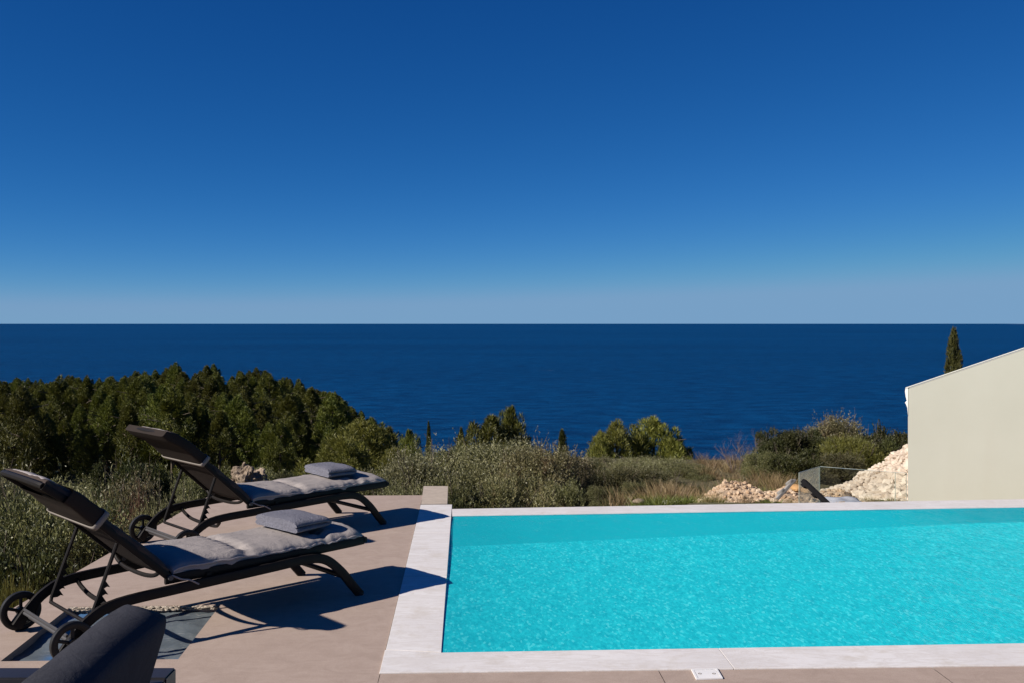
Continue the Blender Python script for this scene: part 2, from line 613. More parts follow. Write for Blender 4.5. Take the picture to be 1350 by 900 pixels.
def terrain(x, y):
    yr = max(0.0, y - 21.0)
    right = -1.35 - .36 * yr
    if 9.0 < y < 17.5:
        right = max(right, right + (min(-.25, 1.55 - .1795 * y) - right) * sstep(.85, 1.5, x) * sstep(9.0, 9.4, y))
    if y < 9:
        left = -1.7
    elif y < 30:
        left = -1.7 - (y - 9) * .16
    elif y < 90:
        left = -5.06 - (y - 30) * .1407
    elif y < 186:
        left = -13.5
    else:
        left = -13.5 - (y - 186) * .62
    if y > 28:
        xr = -.175 * y
        t = sstep(xr - 2, xr + 12 + .05 * y, x)
    else:
        t = sstep(-6, 0, x)
    h = left * (1 - t) + right * t
    n = mnoise.noise(Vector((x * .08, y * .08, 0))) * min(1.2, .02 * max(0, y - 10)) + mnoise.noise(Vector((x * .6, y * .6, 3))) * .06
    return max(h + n, -118.0)


def ground_at(px, py):
    """first point of the ground on the ray through a pixel"""
    Y = 9.5
    while Y < 60:
        p = at(px, py, Y)
        if p.z <= terrain(p.x, p.y):
            return p
        Y += .05
    return p


def build_terrain():
    xs = np.unique(np.concatenate([np.linspace(-420, -60, 46), np.linspace(-60, 40, 101), np.linspace(40, 420, 48)]))
    ys = np.unique(np.concatenate([np.linspace(-40, 8, 17), np.linspace(8, 60, 66), np.linspace(60, 200, 71), np.linspace(200, 460, 40)]))
    V = np.array([(x, y, terrain(x, y)) for y in ys for x in xs])
    nx, ny = len(xs), len(ys)
    i, j = np.meshgrid(np.arange(nx - 1), np.arange(ny - 1))
    a = (j * nx + i).ravel()
    Fc = np.stack([a, a + 1, a + nx + 1, a + nx], 1)
    me = np_mesh('hillside_ground', V, Fc, MAT['ground'], True)
    o = bpy.data.objects.new('hillside_ground', me)
    link(o)
    tag(o, kind='structure')
    S = 72000.
    s = MB().add([(-S, -400, -110), (S, -400, -110), (S, S, -110), (-S, S, -110)], [(0, 1, 2, 3)]).build('sea', MAT['sea'], smooth=False)
    tag(s, kind='structure')
    # low island on the horizon, far right
    b = MB()
    pts = []
    n = 30
    for k in range(n):
        u = k / (n - 1)
        pts.append((29000 + 9000 * u, 58000, -112 + (140 + 70 * mnoise.noise(Vector((u * 4, 0, 0)))) * sstep(0, .5, u) * (1 - .3 * sstep(.7, 1, u))))
    vs, fs = [], []
    for k, p in enumerate(pts):
        vs += [(p[0], 57000, -112), (p[0], 58000, p[2]), (p[0], 60000, -112)]
        if k:
            a = 3 * (k - 1)
            fs += [(a, a + 3, a + 4, a + 1), (a + 1, a + 4, a + 5, a + 2)]
    b.add(vs, fs)
    o = b.build('far_island', MAT['island'])
    tag(o, kind='structure')


# ------------------------------------------------------------------ pool and deck
WAVES = ((.8, .0012, 5), (.30, .0009, 8), (.16, .0006, 16))
NL, FL = G(581.8, 861), G(596.5, 680)


def on_line(p, q, x):
    t = (x - p.x) / (q.x - p.x)
    return p + (q - p) * t


def build_pool():
    near2, far2 = G(1350, 848.6), G(1350, 668.4)
    XR = 7.2
    NR, FR = on_line(NL, near2, XR), on_line(FL, far2, XR)
    cl0, cl1 = G(501.5, 887.5), G(554.6, 665.5)          # left coping, outer edge
    cn1 = G(1350, 877.5)                                  # near coping, outer edge
    cnR = on_line(cl0, cn1, XR)
    b0, b1 = G(596, 671), G(1350, 658)
    bR = on_line(b0, b1, XR)
    zw = .0035
    # coping: slabs with hairline joints
    b = MB()
    g = .004

    def slab(p, q, r, s, z0=-.16, z1=0.006):
        b.prism([p, q, r, s], z0, z1)

    def lerp(p, q, t):
        return p + (q - p) * t
    # left strip, joints at several rows
    end_in = G(596, 665.2)
    cuts = [0.0, .365, .70, 1.0]
    ci0 = lerp(cl0, cl1, .0752)
    inner0 = NL
    for i in range(3):
        a0, a1 = cuts[i] + .0016, cuts[i + 1]
        o0, o1 = lerp(ci0, cl1, a0), lerp(ci0, cl1, a1)
        i0, i1 = lerp(inner0, end_in, a0), lerp(inner0, end_in, a1)
        slab(o0, i0, i1, o1)
    # near strip
    j0, j1 = G(947, 855.6), G(968, 883)
    j1 = on_line(cl0, cn1, j1.x)
    j0 = on_line(NL, near2, j0.x)
    b.prism([cl0 + Vector((-.004, 0, 0)), j1, j0, NL, ci0 + Vector((-.004, 0, 0))], -.16, .006)
    slab(j1 + Vector((.0025, 0, 0)), cnR, NR, j0 + Vector((.0025, 0, 0)))
    # far strip
    k0, k1 = G(990, 674.5), G(983, 665)
    k0, k1 = on_line(FL, far2, k0.x), on_line(b0, b1, k1.x)
    slab(FL, Vector((k0.x, k0.y, 0)), Vector((k1.x, k1.y, 0)), Vector((b0.x, b0.y, 0)), -.16, .0055)
    slab(Vector((k0.x + .0025, k0.y, 0)), FR, bR, Vector((k1.x + .0025, k1.y, 0)), -.16, .0055)
    # right end
    slab(NR + Vector((.004, 0, 0)), Vector((XR + .3, NR.y, 0)), Vector((XR + .3, FR.y, 0)), FR + Vector((.004, 0, 0)))
    co = b.build('pool_coping', MAT['coping'], smooth=False)
    bv = co.modifiers.new('bevel', 'BEVEL')
    bv.width = .0015
    bv.segments = 2
    tag(co, kind='structure')
    # basin: floor shaped to shelve in from the left end, avoiding a wall shadow; battered far wall
    nx = 160
    V, Fc, V2, F2 = [], [], [], []
    sa, sb = G(594, 720), G(1350, 686)
    e = -.003
    for i in range(nx + 1):
        t = i / nx
        p, q = lerp(NL, NR, t), lerp(FL, FR, t)
        m_ = lerp(sa, sb, (q.x - sa.x) / (sb.x - sa.x))
        d = -.002 + .125 * (1 - math.exp(-max(0, q.x - FL.x) / .75))
        foot = Vector((m_.x, min(m_.y + 4.4 * d, q.y - .02), 0))
        V += [(p.x, p.y - e, 0), (p.x, p.y - e, -d), (foot.x, foot.y, -d)]
        V2 += [(foot.x, foot.y, -d), (q.x, q.y + e, -.006), (q.x, q.y + e, 0)]
        if i:
            a, c = 3 * (i - 1), 3 * i
            Fc += [(a, a + 1, c + 1, c), (a + 1, a + 2, c + 2, c + 1)]
            F2 += [(a, a + 1, c + 1, c), (a + 1, a + 2, c + 2, c + 1)]
    n3 = 3 * nx
    dl = -.002
    o3 = len(V)
    V += [(FL.x - e, FL.y, 0), (FL.x - e, FL.y, -dl), (NL.x - e, NL.y, 0), (NL.x - e, NL.y, -dl), (NR.x + e, NR.y, 0), (NR.x + e, NR.y, -.5), (FR.x + e, FR.y, 0), (FR.x + e, FR.y, -.5)]
    Fc += [(o3 + 2, o3, o3 + 1, o3 + 3), (o3 + 4, o3 + 5, o3 + 7, o3 + 6)]
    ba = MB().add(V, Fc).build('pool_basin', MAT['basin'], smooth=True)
    tag(ba, kind='structure')
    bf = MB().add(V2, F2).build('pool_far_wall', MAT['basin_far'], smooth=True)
    tag(bf, kind='structure')
    # rippled water surface: calmer and coarser over the shallow left margin
    rng = np.random.default_rng(3)
    nl, nr, fl, fr = [np.array(p) for p in (NL, NR, FL, FR)]
    waves = []
    for lam, amp, cnt in WAVES:
        for _ in range(cnt):
            th = rng.normal(.6, .9)
            waves.append((lam, amp / math.sqrt(cnt) * 1.5, 2 * math.pi / (lam * rng.uniform(.8, 1.25)), math.cos(th), math.sin(th), rng.uniform(0, 6.28)))
    Wm = 7.65

    def surf(u, v):
        u, v = np.asarray(u), np.asarray(v)
        P = (nl * ((1 - u) * (1 - v))[..., None] + nr * (u * (1 - v))[..., None] + fl * ((1 - u) * v)[..., None] + fr * (u * v)[..., None])
        x = u * Wm
        z = np.zeros_like(u)
        for lam, amp, k, c_, s_, ph in waves:
            z += amp * np.clip(x / .2, .15, 1) * np.sin(k * (P[..., 0] * c_ + P[..., 1] * s_) + ph)
        P[..., 2] = zw + z
        return P
    zones = [(0.0, Wm, 420, 190)]
    VV, FF, off, prev = [], [], 0, None
    for x0, x1, nu, nv in zones:
        u, v = np.meshgrid(np.linspace(x0, x1, nu) / Wm, np.linspace(0, 1, nv + 1))
        P = surf(u, v)
        if prev is not None:                 # first column lies on the coarser neighbour's edge
            k = nv // (len(prev) - 1)
            t = np.arange(nv + 1) / k
            i0 = np.minimum(t.astype(int), len(prev) - 2)
            P[:, 0] = prev[i0] * (1 - (t - i0))[:, None] + prev[i0 + 1] * (t - i0)[:, None]
        prev = P[:, -1].copy()
        VV.append(P.reshape(-1, 3))
        a = (np.arange(nv)[:, None] * nu + np.arange(nu - 1)[None]).ravel() + off
        FF.append(np.stack([a, a + 1, a + nu + 1, a + nu], 1))
        off += P.shape[0] * nu
    me = np_mesh('pool_water', np.concatenate(VV), np.concatenate(FF), MAT['water'], True)
    o = bpy.data.objects.new('pool_water', me)
    link(o)
    tag(o, kind='structure')

    # deck -----------------------------------------------------------------
    XL = -2.8
    Hq = [Vector((-2.49, 5.56, 0)), Vector((-1.655, 5.60, 0)), Vector((-1.589, 4.695, 0)), Vector((-2.42, 4.664, 0))]
    edge_at = lambda y: cl0 + (cl1 - cl0) * ((y - cl0.y) / (cl1.y - cl0.y))
    d = MB()
    gap = .003
    yb = -7.0

    def quad(a, b_, c, e_):
        d.add([(p[0], p[1], 0.0) for p in (a, b_, c, e_)], [(0, 1, 2, 3)])
    fl_, fr_ = Vector((XL, 9.10, 0)), Vector((edge_at(9.16).x, 9.16, 0))
    cr = edge_at(yb)
    yk = cl0.y
    rN, rF = edge_at(yk) - Vector((gap, 0, 0)), fr_ - Vector((gap, 0, 0))
    h0, h1, h2, h3 = Hq
    hm1 = rN + (rF - rN) * ((h1.y - rN.y) / (rF.y - rN.y))
    quad((XL, h0.y), h0, (h0.x, 9.115), fl_)
    quad(h0, h1, (h1.x, 9.13), (h0.x, 9.115))
    quad(h1, hm1, rF, (h1.x, 9.13))
    quad((XL, h3.y), h3, h0, (XL, h0.y))
    hm2 = rN + (rF - rN) * ((h2.y - rN.y) / (rF.y - rN.y))
    quad(h2, hm2, hm1, h1)
    quad((XL, yb), (h3.x, yb), h3, (XL, h3.y))
    quad((h3.x, yb), (h2.x, yb), h2, h3)
    quad((h2.x, yb), (cr.x - gap, yb), rN, (h2.x, rN.y))
    quad((h2.x, rN.y), rN, hm2, h2)
    # front strip in big slabs, joints following the photograph
    J = [cl0, G(866, 882.3), G(1219, 877.5), None]
    Jb = [cr, None, None, None]
    jx = [cl0.x + .0, G(868, 884).x, G(1228, 879).x, 3.35, 4.75, 6.1, 8.0]
    for i in range(len(jx) - 1):
        p, q = on_line(cl0, cn1, jx[i]), on_line(cl0, cn1, jx[i + 1])
        e0 = gap if i else 0
        sk = .043
        for y0, y1 in ((yb, -3.0), (-3 + gap, -.5), (-.5 + gap, 2.0), (2.0 + gap, None)):
            yy1, yy2 = (y1, y1) if y1 is not None else (p.y - .001, q.y - .001)
            f0 = lambda X, Y, Y0: X + sk * (Y0 - Y)
            quad((f0(p.x + e0, y0, p.y), y0), (f0(q.x, y0, q.y), y0), (f0(q.x, yy2, q.y), yy2), (f0(p.x + e0, yy1, p.y), yy1))
    # right of the pool
    quad((XR + .3, NR.y), (11, NR.y), (11, FR.y + .3), (XR + .3, FR.y + .3))
    # skirts: outer left and far sides
    dk = [(XL, yb), (XL, 9.10), (fr_.x, 9.16)]
    for i in range(2):
        p, q = dk[i], dk[i + 1]
        d.add([(p[0], p[1], -2.6), (q[0], q[1], -2.6), (q[0], q[1], 0), (p[0], p[1], 0)], [(0, 1, 2, 3)])
    # recess walls
    for i in range(4):
        p, q = Hq[i], Hq[(i + 1) % 4]
        d.add([(p.x, p.y, 0), (q.x, q.y, 0), (q.x, q.y, -.06), (p.x, p.y, -.06)], [(0, 1, 2, 3)])
    dk_o = d.build('pool_deck', MAT['deck'], smooth=False)
    tag(dk_o, kind='structure')
    bb = MB().prism([(XL + .01, yb), (XL + .01, 4.6), (cl0.x - .02, 4.45), (11, 5.0), (11, yb)], -.3, -.062)
    bb.prism([(XL + .01, 4.62), (XL + .01, 9.08), (fr_.x - .01, 9.13), (cl0.x - .1, 4.62)], -.3, -.064)
    bs = bb.build('deck_base', MAT['grout'], smooth=False)
    tag(bs, kind='structure')
    mm = MB().add([(p.x, p.y, -.034) for p in Hq], [(0, 3, 2, 1)])
    # crumpled membrane
    n = 26
    V, Fc = [], []
    for j in range(n):
        for i in range(n):
            p = (Hq[0] * (1 - i / (n - 1)) + Hq[1] * (i / (n - 1))) * (1 - j / (n - 1)) + (Hq[3] * (1 - i / (n - 1)) + Hq[2] * (i / (n - 1))) * (j / (n - 1))
            V.append((p.x, p.y, -.036 + .010 * mnoise.noise(p * 6) + .006 * mnoise.noise(p * 17)))
            if i and j:
                a = (j - 1) * n + i - 1
                Fc.append((a, a + n, a + n + 1, a + 1))
    me = MB().add(V, Fc).build('recess_membrane', MAT['membrane'])
    tag(me, 'slate blue waterproof membrane in the square recess under the near lounger', 'membrane')
    # broken screed along the far edge of the recess
    rb = MB()
    rr = random.Random(4)
    for k in range(420):
        t = rr.random()
        p = Hq[0] + (Hq[1] - Hq[0]) * t
        rock(rb, (p.x, p.y - .012 + rr.uniform(-.012, .012), -.008 + rr.uniform(-.012, .006)), rr.uniform(.003, .011), rr, (1.7, 1.1, .6))
    ro = rb.build('broken_mortar_edge', MAT['rim'], smooth=False)
    tag(ro, 'crumbly pale mortar along the far edge of the recess', 'mortar', kind='stuff')
    # beige block row running on beyond the coping
    q0, q1, q2, q3 = G(555.2, 664.8), G(589.6, 664.0), G(590.6, 640.5), G(558.4, 640.5)
    pb = MB()
    tcut = .16
    l0, l1 = lerp(q0, q3, tcut), lerp(q1, q2, tcut)
    pb.prism([q0, q1, l1, l0], -1.8, .006)
    pb.prism([l0 + Vector((0, .005, 0)), l1 + Vector((0, .005, 0)), q2, q3], -1.8, .004)
    po = pb.build('low_wall', MAT['plinth'], smooth=False)
    tag(po, 'short beige capped low wall continuing behind the pool corner', 'low wall')
    # retaining wall under the far coping
    rw = MB().prism([Vector((b0.x, b0.y - .004, 0)), Vector((bR.x, bR.y - .004, 0)), Vector((bR.x, bR.y - .2, 0)), Vector((b0.x, b0.y - .2, 0))], -2.6, -.165)
    ro = rw.build('pool_retaining_wall', MAT['trim'], smooth=False)
    tag(ro, kind='structure')
    # skimmer lid
    s0, s1, s2, s3 = G(911.2, 881.3, .006), G(945.5, 880.4, .006), G(953, 893, .006), G(918, 894.4, .006)
    root = empty('skimmer_lid', (0, 0, 0))
    tag(root, 'small square white skimmer lid set in the deck beside the near coping', 'skimmer lid')
    cen = (s0 + s1 + s2 + s3) / 4
    root.location = (cen.x, cen.y, 0)
    loc = [p - Vector((cen.x, cen.y, 0)) for p in (s3, s2, s1, s0)]
    fb = MB()
    inn = [p * .84 for p in loc]
    for i in range(4):
        j = (i + 1) % 4
        fb.prism([loc[i], loc[j], inn[j], inn[i]], .001, .007)
    fb.build('frame', MAT['white_plastic'], root, smooth=False)
    lb = MB().prism([p * .81 for p in loc], .001, .0055)
    lid = lb.build('lid', MAT['white_plastic'], root, smooth=False)
    for s in (-1, 1):
        MB().tube([(s * .032 + math.cos(a) * .007, math.sin(a) * .007, .006) for a in np.linspace(0, 6.28, 9)], .0012, 5).build('finger_hole', MAT['grout'], lid)


def rock(mb, c, r, rr, sc=(1, 1, 1)):
    """one angular stone: jittered low icosahedron-like hull"""
    t = (1 + 5 ** .5) / 2
    base = [(-1, t, 0), (1, t, 0), (-1, -t, 0), (1, -t, 0), (0, -1, t), (0, 1, t), (0, -1, -t), (0, 1, -t), (t, 0, -1), (t, 0, 1), (-t, 0, -1), (-t, 0, 1)]
    fs = [(0, 11, 5), (0, 5, 1), (0, 1, 7), (0, 7, 10), (0, 10, 11), (1, 5, 9), (5, 11, 4), (11, 10, 2), (10, 7, 6), (7, 1, 8), (3, 9, 4), (3, 4, 2), (3, 2, 6), (3, 6, 8), (3, 8, 9), (4, 9, 5), (2, 4, 11), (6, 2, 10), (8, 6, 7), (9, 8, 1)]
    M = Matrix.Rotation(rr.uniform(0, 6.28), 3, 'Z') @ Matrix.Rotation(rr.uniform(0, 6.28), 3, 'X')
    vs = []
    s = (rr.uniform(.75, 1.3), rr.uniform(.75, 1.3), rr.uniform(.6, 1.0))
    for p in base:
        q = M @ (Vector(p).normalized() * r * rr.uniform(.72, 1.2))
        vs.append((c[0] + q.x * s[0] * sc[0], c[1] + q.y * s[1] * sc[1], c[2] + q.z * s[2] * sc[2]))
    mb.add(vs, fs)


# ------------------------------------------------------------------ sun lounger
HX, HZ = -1.16, .305          # hinge
TX, TZ = -1.765, .862         # top of the backrest
HW = .315


def cushion_mesh(length, width, thick, tufts, seed, nu=90, nv=34, fringe=0.0):
    """quilted pad in local (u along length, v across, w up); returns verts, faces"""
    rr = random.Random(seed)
    V, Fc = [], []

    def top(u, v):
        e = 1 - abs(v) ** 3.2
        eu = min(1, u / .05) * min(1, (length - u) / .04)
        eu = max(0, eu) ** .5
        h = thick * (.30 + .70 * max(0, e) ** .6) * (.35 + .65 * eu)
        for t in tufts:
            band = math.exp(-((u - t) / .035) ** 2)
            edge = .35 + .65 * (abs(abs(v) - .45) > .25) * 1.0
            pk = math.exp(-((u - t) / .03) ** 2) * (math.exp(-((v - .5) / .16) ** 2) + math.exp(-((v + .5) / .16) ** 2))
            h *= 1 - .30 * band - .30 * pk
            # gathers radiating from the stitched band
            h += .006 * math.sin(v * 26 + 3 * math.sin(u * 9 + seed)) * math.exp(-((u - t) / .085) ** 2)
        h += .008 * mnoise.noise(Vector((u * 4, v * 2.4, seed))) + .003 * mnoise.noise(Vector((u * 14, v * 9, seed + 4)))
        if abs(v) > .8:
            h += (.001 + .0045 * (u / length) ** 3) * math.sin(u * 95 + 5 * math.sin(u * 7 + seed)) * (abs(v) - .8) / .2
        return h
    for layer in (0, 1):
        for i in range(nu):
            u = length * i / (nu - 1)
            for j in range(nv):
                v = -1 + 2 * j / (nv - 1)
                w = width / 2 * (1 - .012 * math.cos(u * 9 + seed) - sum(.028 * math.exp(-((u - t) / .05) ** 2) for t in tufts))
                w += .006 * math.sin(u * 40 + seed)
                z = top(u, v) if layer == 0 else -.004 - .012 * (abs(v) > .93)
                V.append((u, v * w, z))
    o = nu * nv
    for i in range(nu - 1):
        for j in range(nv - 1):
            a = i * nv + j
            Fc.append((a, a + nv, a + nv + 1, a + 1))
            Fc.append((o + a, o + a + 1, o + a + nv + 1, o + a + nv))
    for i in range(nu - 1):
        a, b = i * nv, (i + 1) * nv
        Fc.append((a, o + a, o + b, b))
        a, b = i * nv + nv - 1, (i + 1) * nv + nv - 1
        Fc.append((a, b, o + b, o + a))
    for j in range(nv - 1):
        a = j
        Fc.append((a, a + 1, o + a + 1, o + a))
        a = (nu - 1) * nv + j
        Fc.append((a, o + a, o + a + 1, a + 1))
    return V, Fc


def back_point(s, w=0.0, y=0.0):
    """point on the backrest: s 0..1 from hinge to top, w = height above its face"""
    bend = .022 * sstep(.72, 1.0, s)
    dx, dz = TX - HX, TZ - HZ
    L = math.hypot(dx, dz)
    tx, tz = dx / L, dz / L
    nx, nz = tz, -tx                      # front normal (towards the foot, up)
    return Vector((HX + dx * s + nx * (w - bend), y, HZ + dz * s + nz * (w - bend)))


def make_lounger(foot_label, seed):
    A = MAT['alu']
    root = empty('sun_lounger')
    tag(root, foot_label, 'sun lounger', 'wheeled sun loungers on the pool deck')
    # long side tubes that end in the front legs
    prof = cat([(-1.70, 0, .035), (-1.645, 0, .105), (-1.56, 0, .185), (-1.43, 0, .232), (-1.1, 0, .247), (-.6, 0, .262), (-.36, 0, .268), (-.24, 0, .245), (-.14, 0, .165), (-.065, 0, .075), (0, 0, .0)], 5)
    for s in (-1, 1):
        b = MB().tube([p + Vector((0, s * HW, 0)) for p in prof], 0, 10, flat=(.028, .054, (0, 1, 0)))
        leg = b.build('side_frame', A, root)
        MB().tube([(-.006, s * HW, .001), (.002, s * HW, .016)], .021, 10).build('foot_cap', MAT['rubber'], leg)
    # cross members
    MB().tube(cat([(-.100, -HW, .122), (-.100, HW, .122)], 4), .015, 8).build('leg_stretcher', A, root)
    MB().tube(cat([(-1.40, -HW + .01, .225), (-1.385, -HW + .06, .185), (-1.37, -HW + .16, .155), (-1.37, HW - .16, .155), (-1.385, HW - .06, .185), (-1.40, HW - .01, .225)], 5), .012, 8).build('cross_bar', A, root)
    MB().box((-1.655, 0, .098), (.012, 2 * HW - .03, .062), Matrix.Rotation(rad(-28), 3, 'Y'), .003).build('axle_plate', MAT['alu_grey'], root)
    # seat
    b = MB()
    for s in (-1, 1):
        b.tube([(HX - .02, s * .285, HZ - .010), (-.5, s * .285, .299), (-.04, s * .285, .308), (.045, s * .283, .311)], 0, 8, flat=(.022, .050, (0, 1, 0)))
    b.tube([(.052, -.297, .312), (.052, .297, .312)], 0, 8, flat=(.02, .034, (1, 0, 0)))
    b.tube([(-.62, -.285, .290), (-.62, .285, .290)], .010, 8)
    b.tube([(-.32, -.30, .282), (-.32, .30, .282)], .010, 8)
    for s in (-1, 1):
        for x in (-.95, -.4):
            b.box((x, s * .30, .272), (.03, .012, .05), None, .003)
    sf = b.build('seat_frame', A, root)
    V, Fc = [], []
    for i in range(24):
        for j in range(9):
            x = HX + .01 + (0.04 - HX - .01) * i / 23
            y = -.278 + .556 * j / 8
            V.append((x, y, .316 - .014 * (1 - (y / .278) ** 2)))
            if i and j:
                a = (i - 1) * 9 + j - 1
                Fc.append((a, a + 9, a + 10, a + 1))
    sl = MB().add(V, Fc).build('seat_sling', MAT['textilene'], sf)
    # backrest frame, sling and hood
    b = MB()
    for s in (-1, 1):
        b.tube([back_point(t, 0, s * .283) for t in np.linspace(0, .985, 14)], 0, 8, flat=(.022, .036, (0, 1, 0)))
    topbar = [back_point(.985, 0, -.283), back_point(1.0, -.002, -.24), back_point(1.012, -.004, -.12), back_point(1.018, -.005, 0), back_point(1.012, -.004, .12), back_point(1.0, -.002, .24), back_point(.985, 0, .283)]
    b.tube(cat(topbar, 4), .016, 8)
    lowbar = [back_point(.07, -.005, -.283), back_point(.05, -.03, -.22), back_point(.045, -.045, -.1), back_point(.045, -.045, .1), back_point(.05, -.03, .22), back_point(.07, -.005, .283)]
    b.tube(cat(lowbar, 4), .011, 8)
    bf = b.build('backrest_frame', A, root)
    V, Fc = [], []
    for i in range(22):
        for j in range(9):
            y = -.277 + .554 * j / 8
            V.append(back_point(.03 + .965 * i / 21, -.010 * (1 - (y / .277) ** 2) + .004, y))
            if i and j:
                a = (i - 1) * 9 + j - 1
                Fc.append((a, a + 1, a + 10, a + 9))
    so = MB().add(V, Fc).build('backrest_sling', MAT['textilene'], bf)
    so.modifiers.new('thickness', 'SOLIDIFY').thickness = .003
    # pivot pins at the hinge
    for s in (-1, 1):
        MB().tube([(HX, s * .268, HZ), (HX, s * .312, HZ)], .013, 10).build('hinge_pin', MAT['alu_grey'], bf)
    # adjustable prop: two notched struts and a bar
    p0 = .40
    for s in (-1, 1):
        y = s * .262
        top_ = back_point(p0, -.018, y)
        lo = Vector((-1.545, y, .165))
        bb = MB().tube(cat([top_, top_ * .5 + lo * .5, lo], 3), .0095, 8)
        d = (lo - top_).normalized()
        nrm = Vector((d.z, 0, -d.x))
        if nrm.x < 0:
            nrm = -nrm
        plate = []
        for k in range(5):
            a0 = top_ + d * ((lo - top_).length * (.50 + .095 * k))
            a1 = top_ + d * ((lo - top_).length * (.50 + .095 * k + .062))
            a2 = top_ + d * ((lo - top_).length * (.50 + .095 * k + .095))
            w = .010 + .004 * k
            plate += [a0 + nrm * w, a1 + nrm * (w + .030), a1 + nrm * (w + .018) - d * .004, a2 + nrm * (w + .002)]
        base = [p for p in plate]
        n = len(base)
        first, last = top_ + d * (lo - top_).length * .48, lo
        poly = [first] + base + [last]
        m = len(poly)
        # a notched plate as triangles fanning from the strut line, with thickness
        V, Fc = [], []
        for q, off in enumerate((-.004, .004)):
            for p in poly:
                V.append(p + Vector((0, off, 0)))
            for p in poly:
                t = (p - top_).dot(d)
                V.append(top_ + d * t + Vector((0, off, 0)))
        for k in range(m - 1):
            for o in (0, 2 * m):
                Fc.append((o + k, o + k + 1, o + m + k + 1, o + m + k))
            Fc.append((k, 2 * m + k, 2 * m + k + 1, k + 1))
        bb.add(V, Fc)
        bb.build('prop_strut', A, root)
    MB().tube(cat([(-1.545, -.262, .165), (-1.552, -.245, .150), (-1.555, -.2, .148), (-1.555, .2, .148), (-1.552, .245, .150), (-1.545, .262, .165)], 4), .0095, 8).build('prop_bar', A, root)
    # wheels
    for s in (-1, 1):
        c = Vector((-1.665, s * (HW + .045), .101))
        w = MB()
        w.tube([c + Vector((math.cos(a) * .072, 0, math.sin(a) * .072)) for a in np.linspace(0, 2 * math.pi, 33)], .008, 8, cap=False)
        for k in range(5):
            a = 2 * math.pi * k / 5 + .3
            w.tube([c + Vector((math.cos(a) * .012, 0, math.sin(a) * .012)), c + Vector((math.cos(a) * .074, 0, math.sin(a) * .074))], 0, 8, flat=(.012, .016, (0, 1, 0)))
        w.tube([c + Vector((0, -.02, 0)), c + Vector((0, .02, 0))], .022, 12)
        wo = w.build('wheel', MAT['rubber'], root)
        t = MB()
        t.tube([c + Vector((math.cos(a) * .087, 0, math.sin(a) * .087)) for a in np.linspace(0, 2 * math.pi, 41)], 0, 10, flat=(.032, .028, (0, 1, 0)), cap=False)
        t.build('tyre', MAT['rubber'], wo)
    MB().tube(cat([(HX + .01, -.300, HZ + .01), (HX + .05, -.325, HZ - .012), (HX + .09, -.330, HZ - .022), (HX + .14, -.332, HZ - .052)], 4), .0045, 6).build('tie_cord', MAT['cushion'], root)
    MB().tube([(-1.665, -HW - .06, .101), (-1.665, HW + .06, .101)], .008, 8).build('axle', MAT['alu_grey'], root)
    # cushion: seat pad and back pad are one folded mattress
    V, Fc = cushion_mesh(1.185, .575, .056, (.44, .93), seed)
    V = [Vector((HX + .02 + v[0], v[1], .326 + v[2] + .006 * math.sin(v[0] * 6 + seed))) for v in V]
    cu = MB().add(V, Fc).build('seat_cushion', MAT['cushion'], root, angle=70)
    for j in (0, 33):
        MB().tube([V[i * 34 + j] + Vector((0, (.003 if j else -.003), -.004)) for i in range(90)], .0045, 6).build('piping', MAT['cushion_back'], cu)
    L = math.hypot(TX - HX, TZ - HZ)
    V, Fc = cushion_mesh(L * .97, .575, .030, (.40,), seed + 5, 70)
    V = [back_point(.02 + v[0] / L, .024 + v[2], v[1]) for v in V]
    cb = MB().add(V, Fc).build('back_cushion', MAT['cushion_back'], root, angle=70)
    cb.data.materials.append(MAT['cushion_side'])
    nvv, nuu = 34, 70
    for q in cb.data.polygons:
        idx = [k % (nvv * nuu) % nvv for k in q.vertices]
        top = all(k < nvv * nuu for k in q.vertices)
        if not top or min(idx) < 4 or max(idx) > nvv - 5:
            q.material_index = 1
    return root, cb


def hood(root, s0, s1, front, droop, seed, closed=True):
    """sleeve of the cushion pulled over the head of the backrest, with its pale hem"""
    V, Fc = [], []
    ns, nj = 14, 28
    for i in range(ns):
        s = s0 + (s1 - s0) * i / (ns - 1)
        for j in range(nj):
            a = 2 * math.pi * j / nj
            ca, sa = math.cos(a), math.sin(a)
            y = .312 * math.copysign(abs(ca) ** .14, ca)
            f_ = front
            if closed:
                f_ = front * (1 - .66 * sstep(.78, 1.0, (s - s0) / (s1 - s0)))
            w = (f_ if sa > 0 else -.021 - .011 * sstep(.86, .96, s) - droop * (1 - (s - s0) / (s1 - s0))) * abs(sa) ** .22
            w += .004 * mnoise.noise(Vector((y * 9, s * 14, seed)))
            V.append(back_point(s, w, y))
            if i:
                a0, j2 = (i - 1) * nj + j, (j + 1) % nj
                Fc.append((a0, (i - 1) * nj + j2, i * nj + j2, i * nj + j))
    if closed:
        Fc.append(tuple((ns - 1) * nj + j for j in range(nj)))
    h = MB().add(V, Fc).build('cushion_hood', MAT['textilene'], root, angle=60)
    V, Fc = [], []
    for i, s in enumerate((s0 - .022, s0 + .012)):
        for j in range(nj):
            a = 2 * math.pi * j / nj
            ca, sa = math.cos(a), math.sin(a)
            y = .314 * math.copysign(abs(ca) ** .14, ca)
            w = (front + .003 if sa > 0 else -.025 - droop) * abs(sa) ** .22
            V.append(back_point(s, w, y))
    Fc = [(j, (j + 1) % nj, nj + (j + 1) % nj, nj + j) for j in range(nj)]
    hm = MB().add(V, Fc).build('hem', MAT['hem'], h, angle=60)
    hm.modifiers.new('thickness', 'SOLIDIFY').thickness = .004


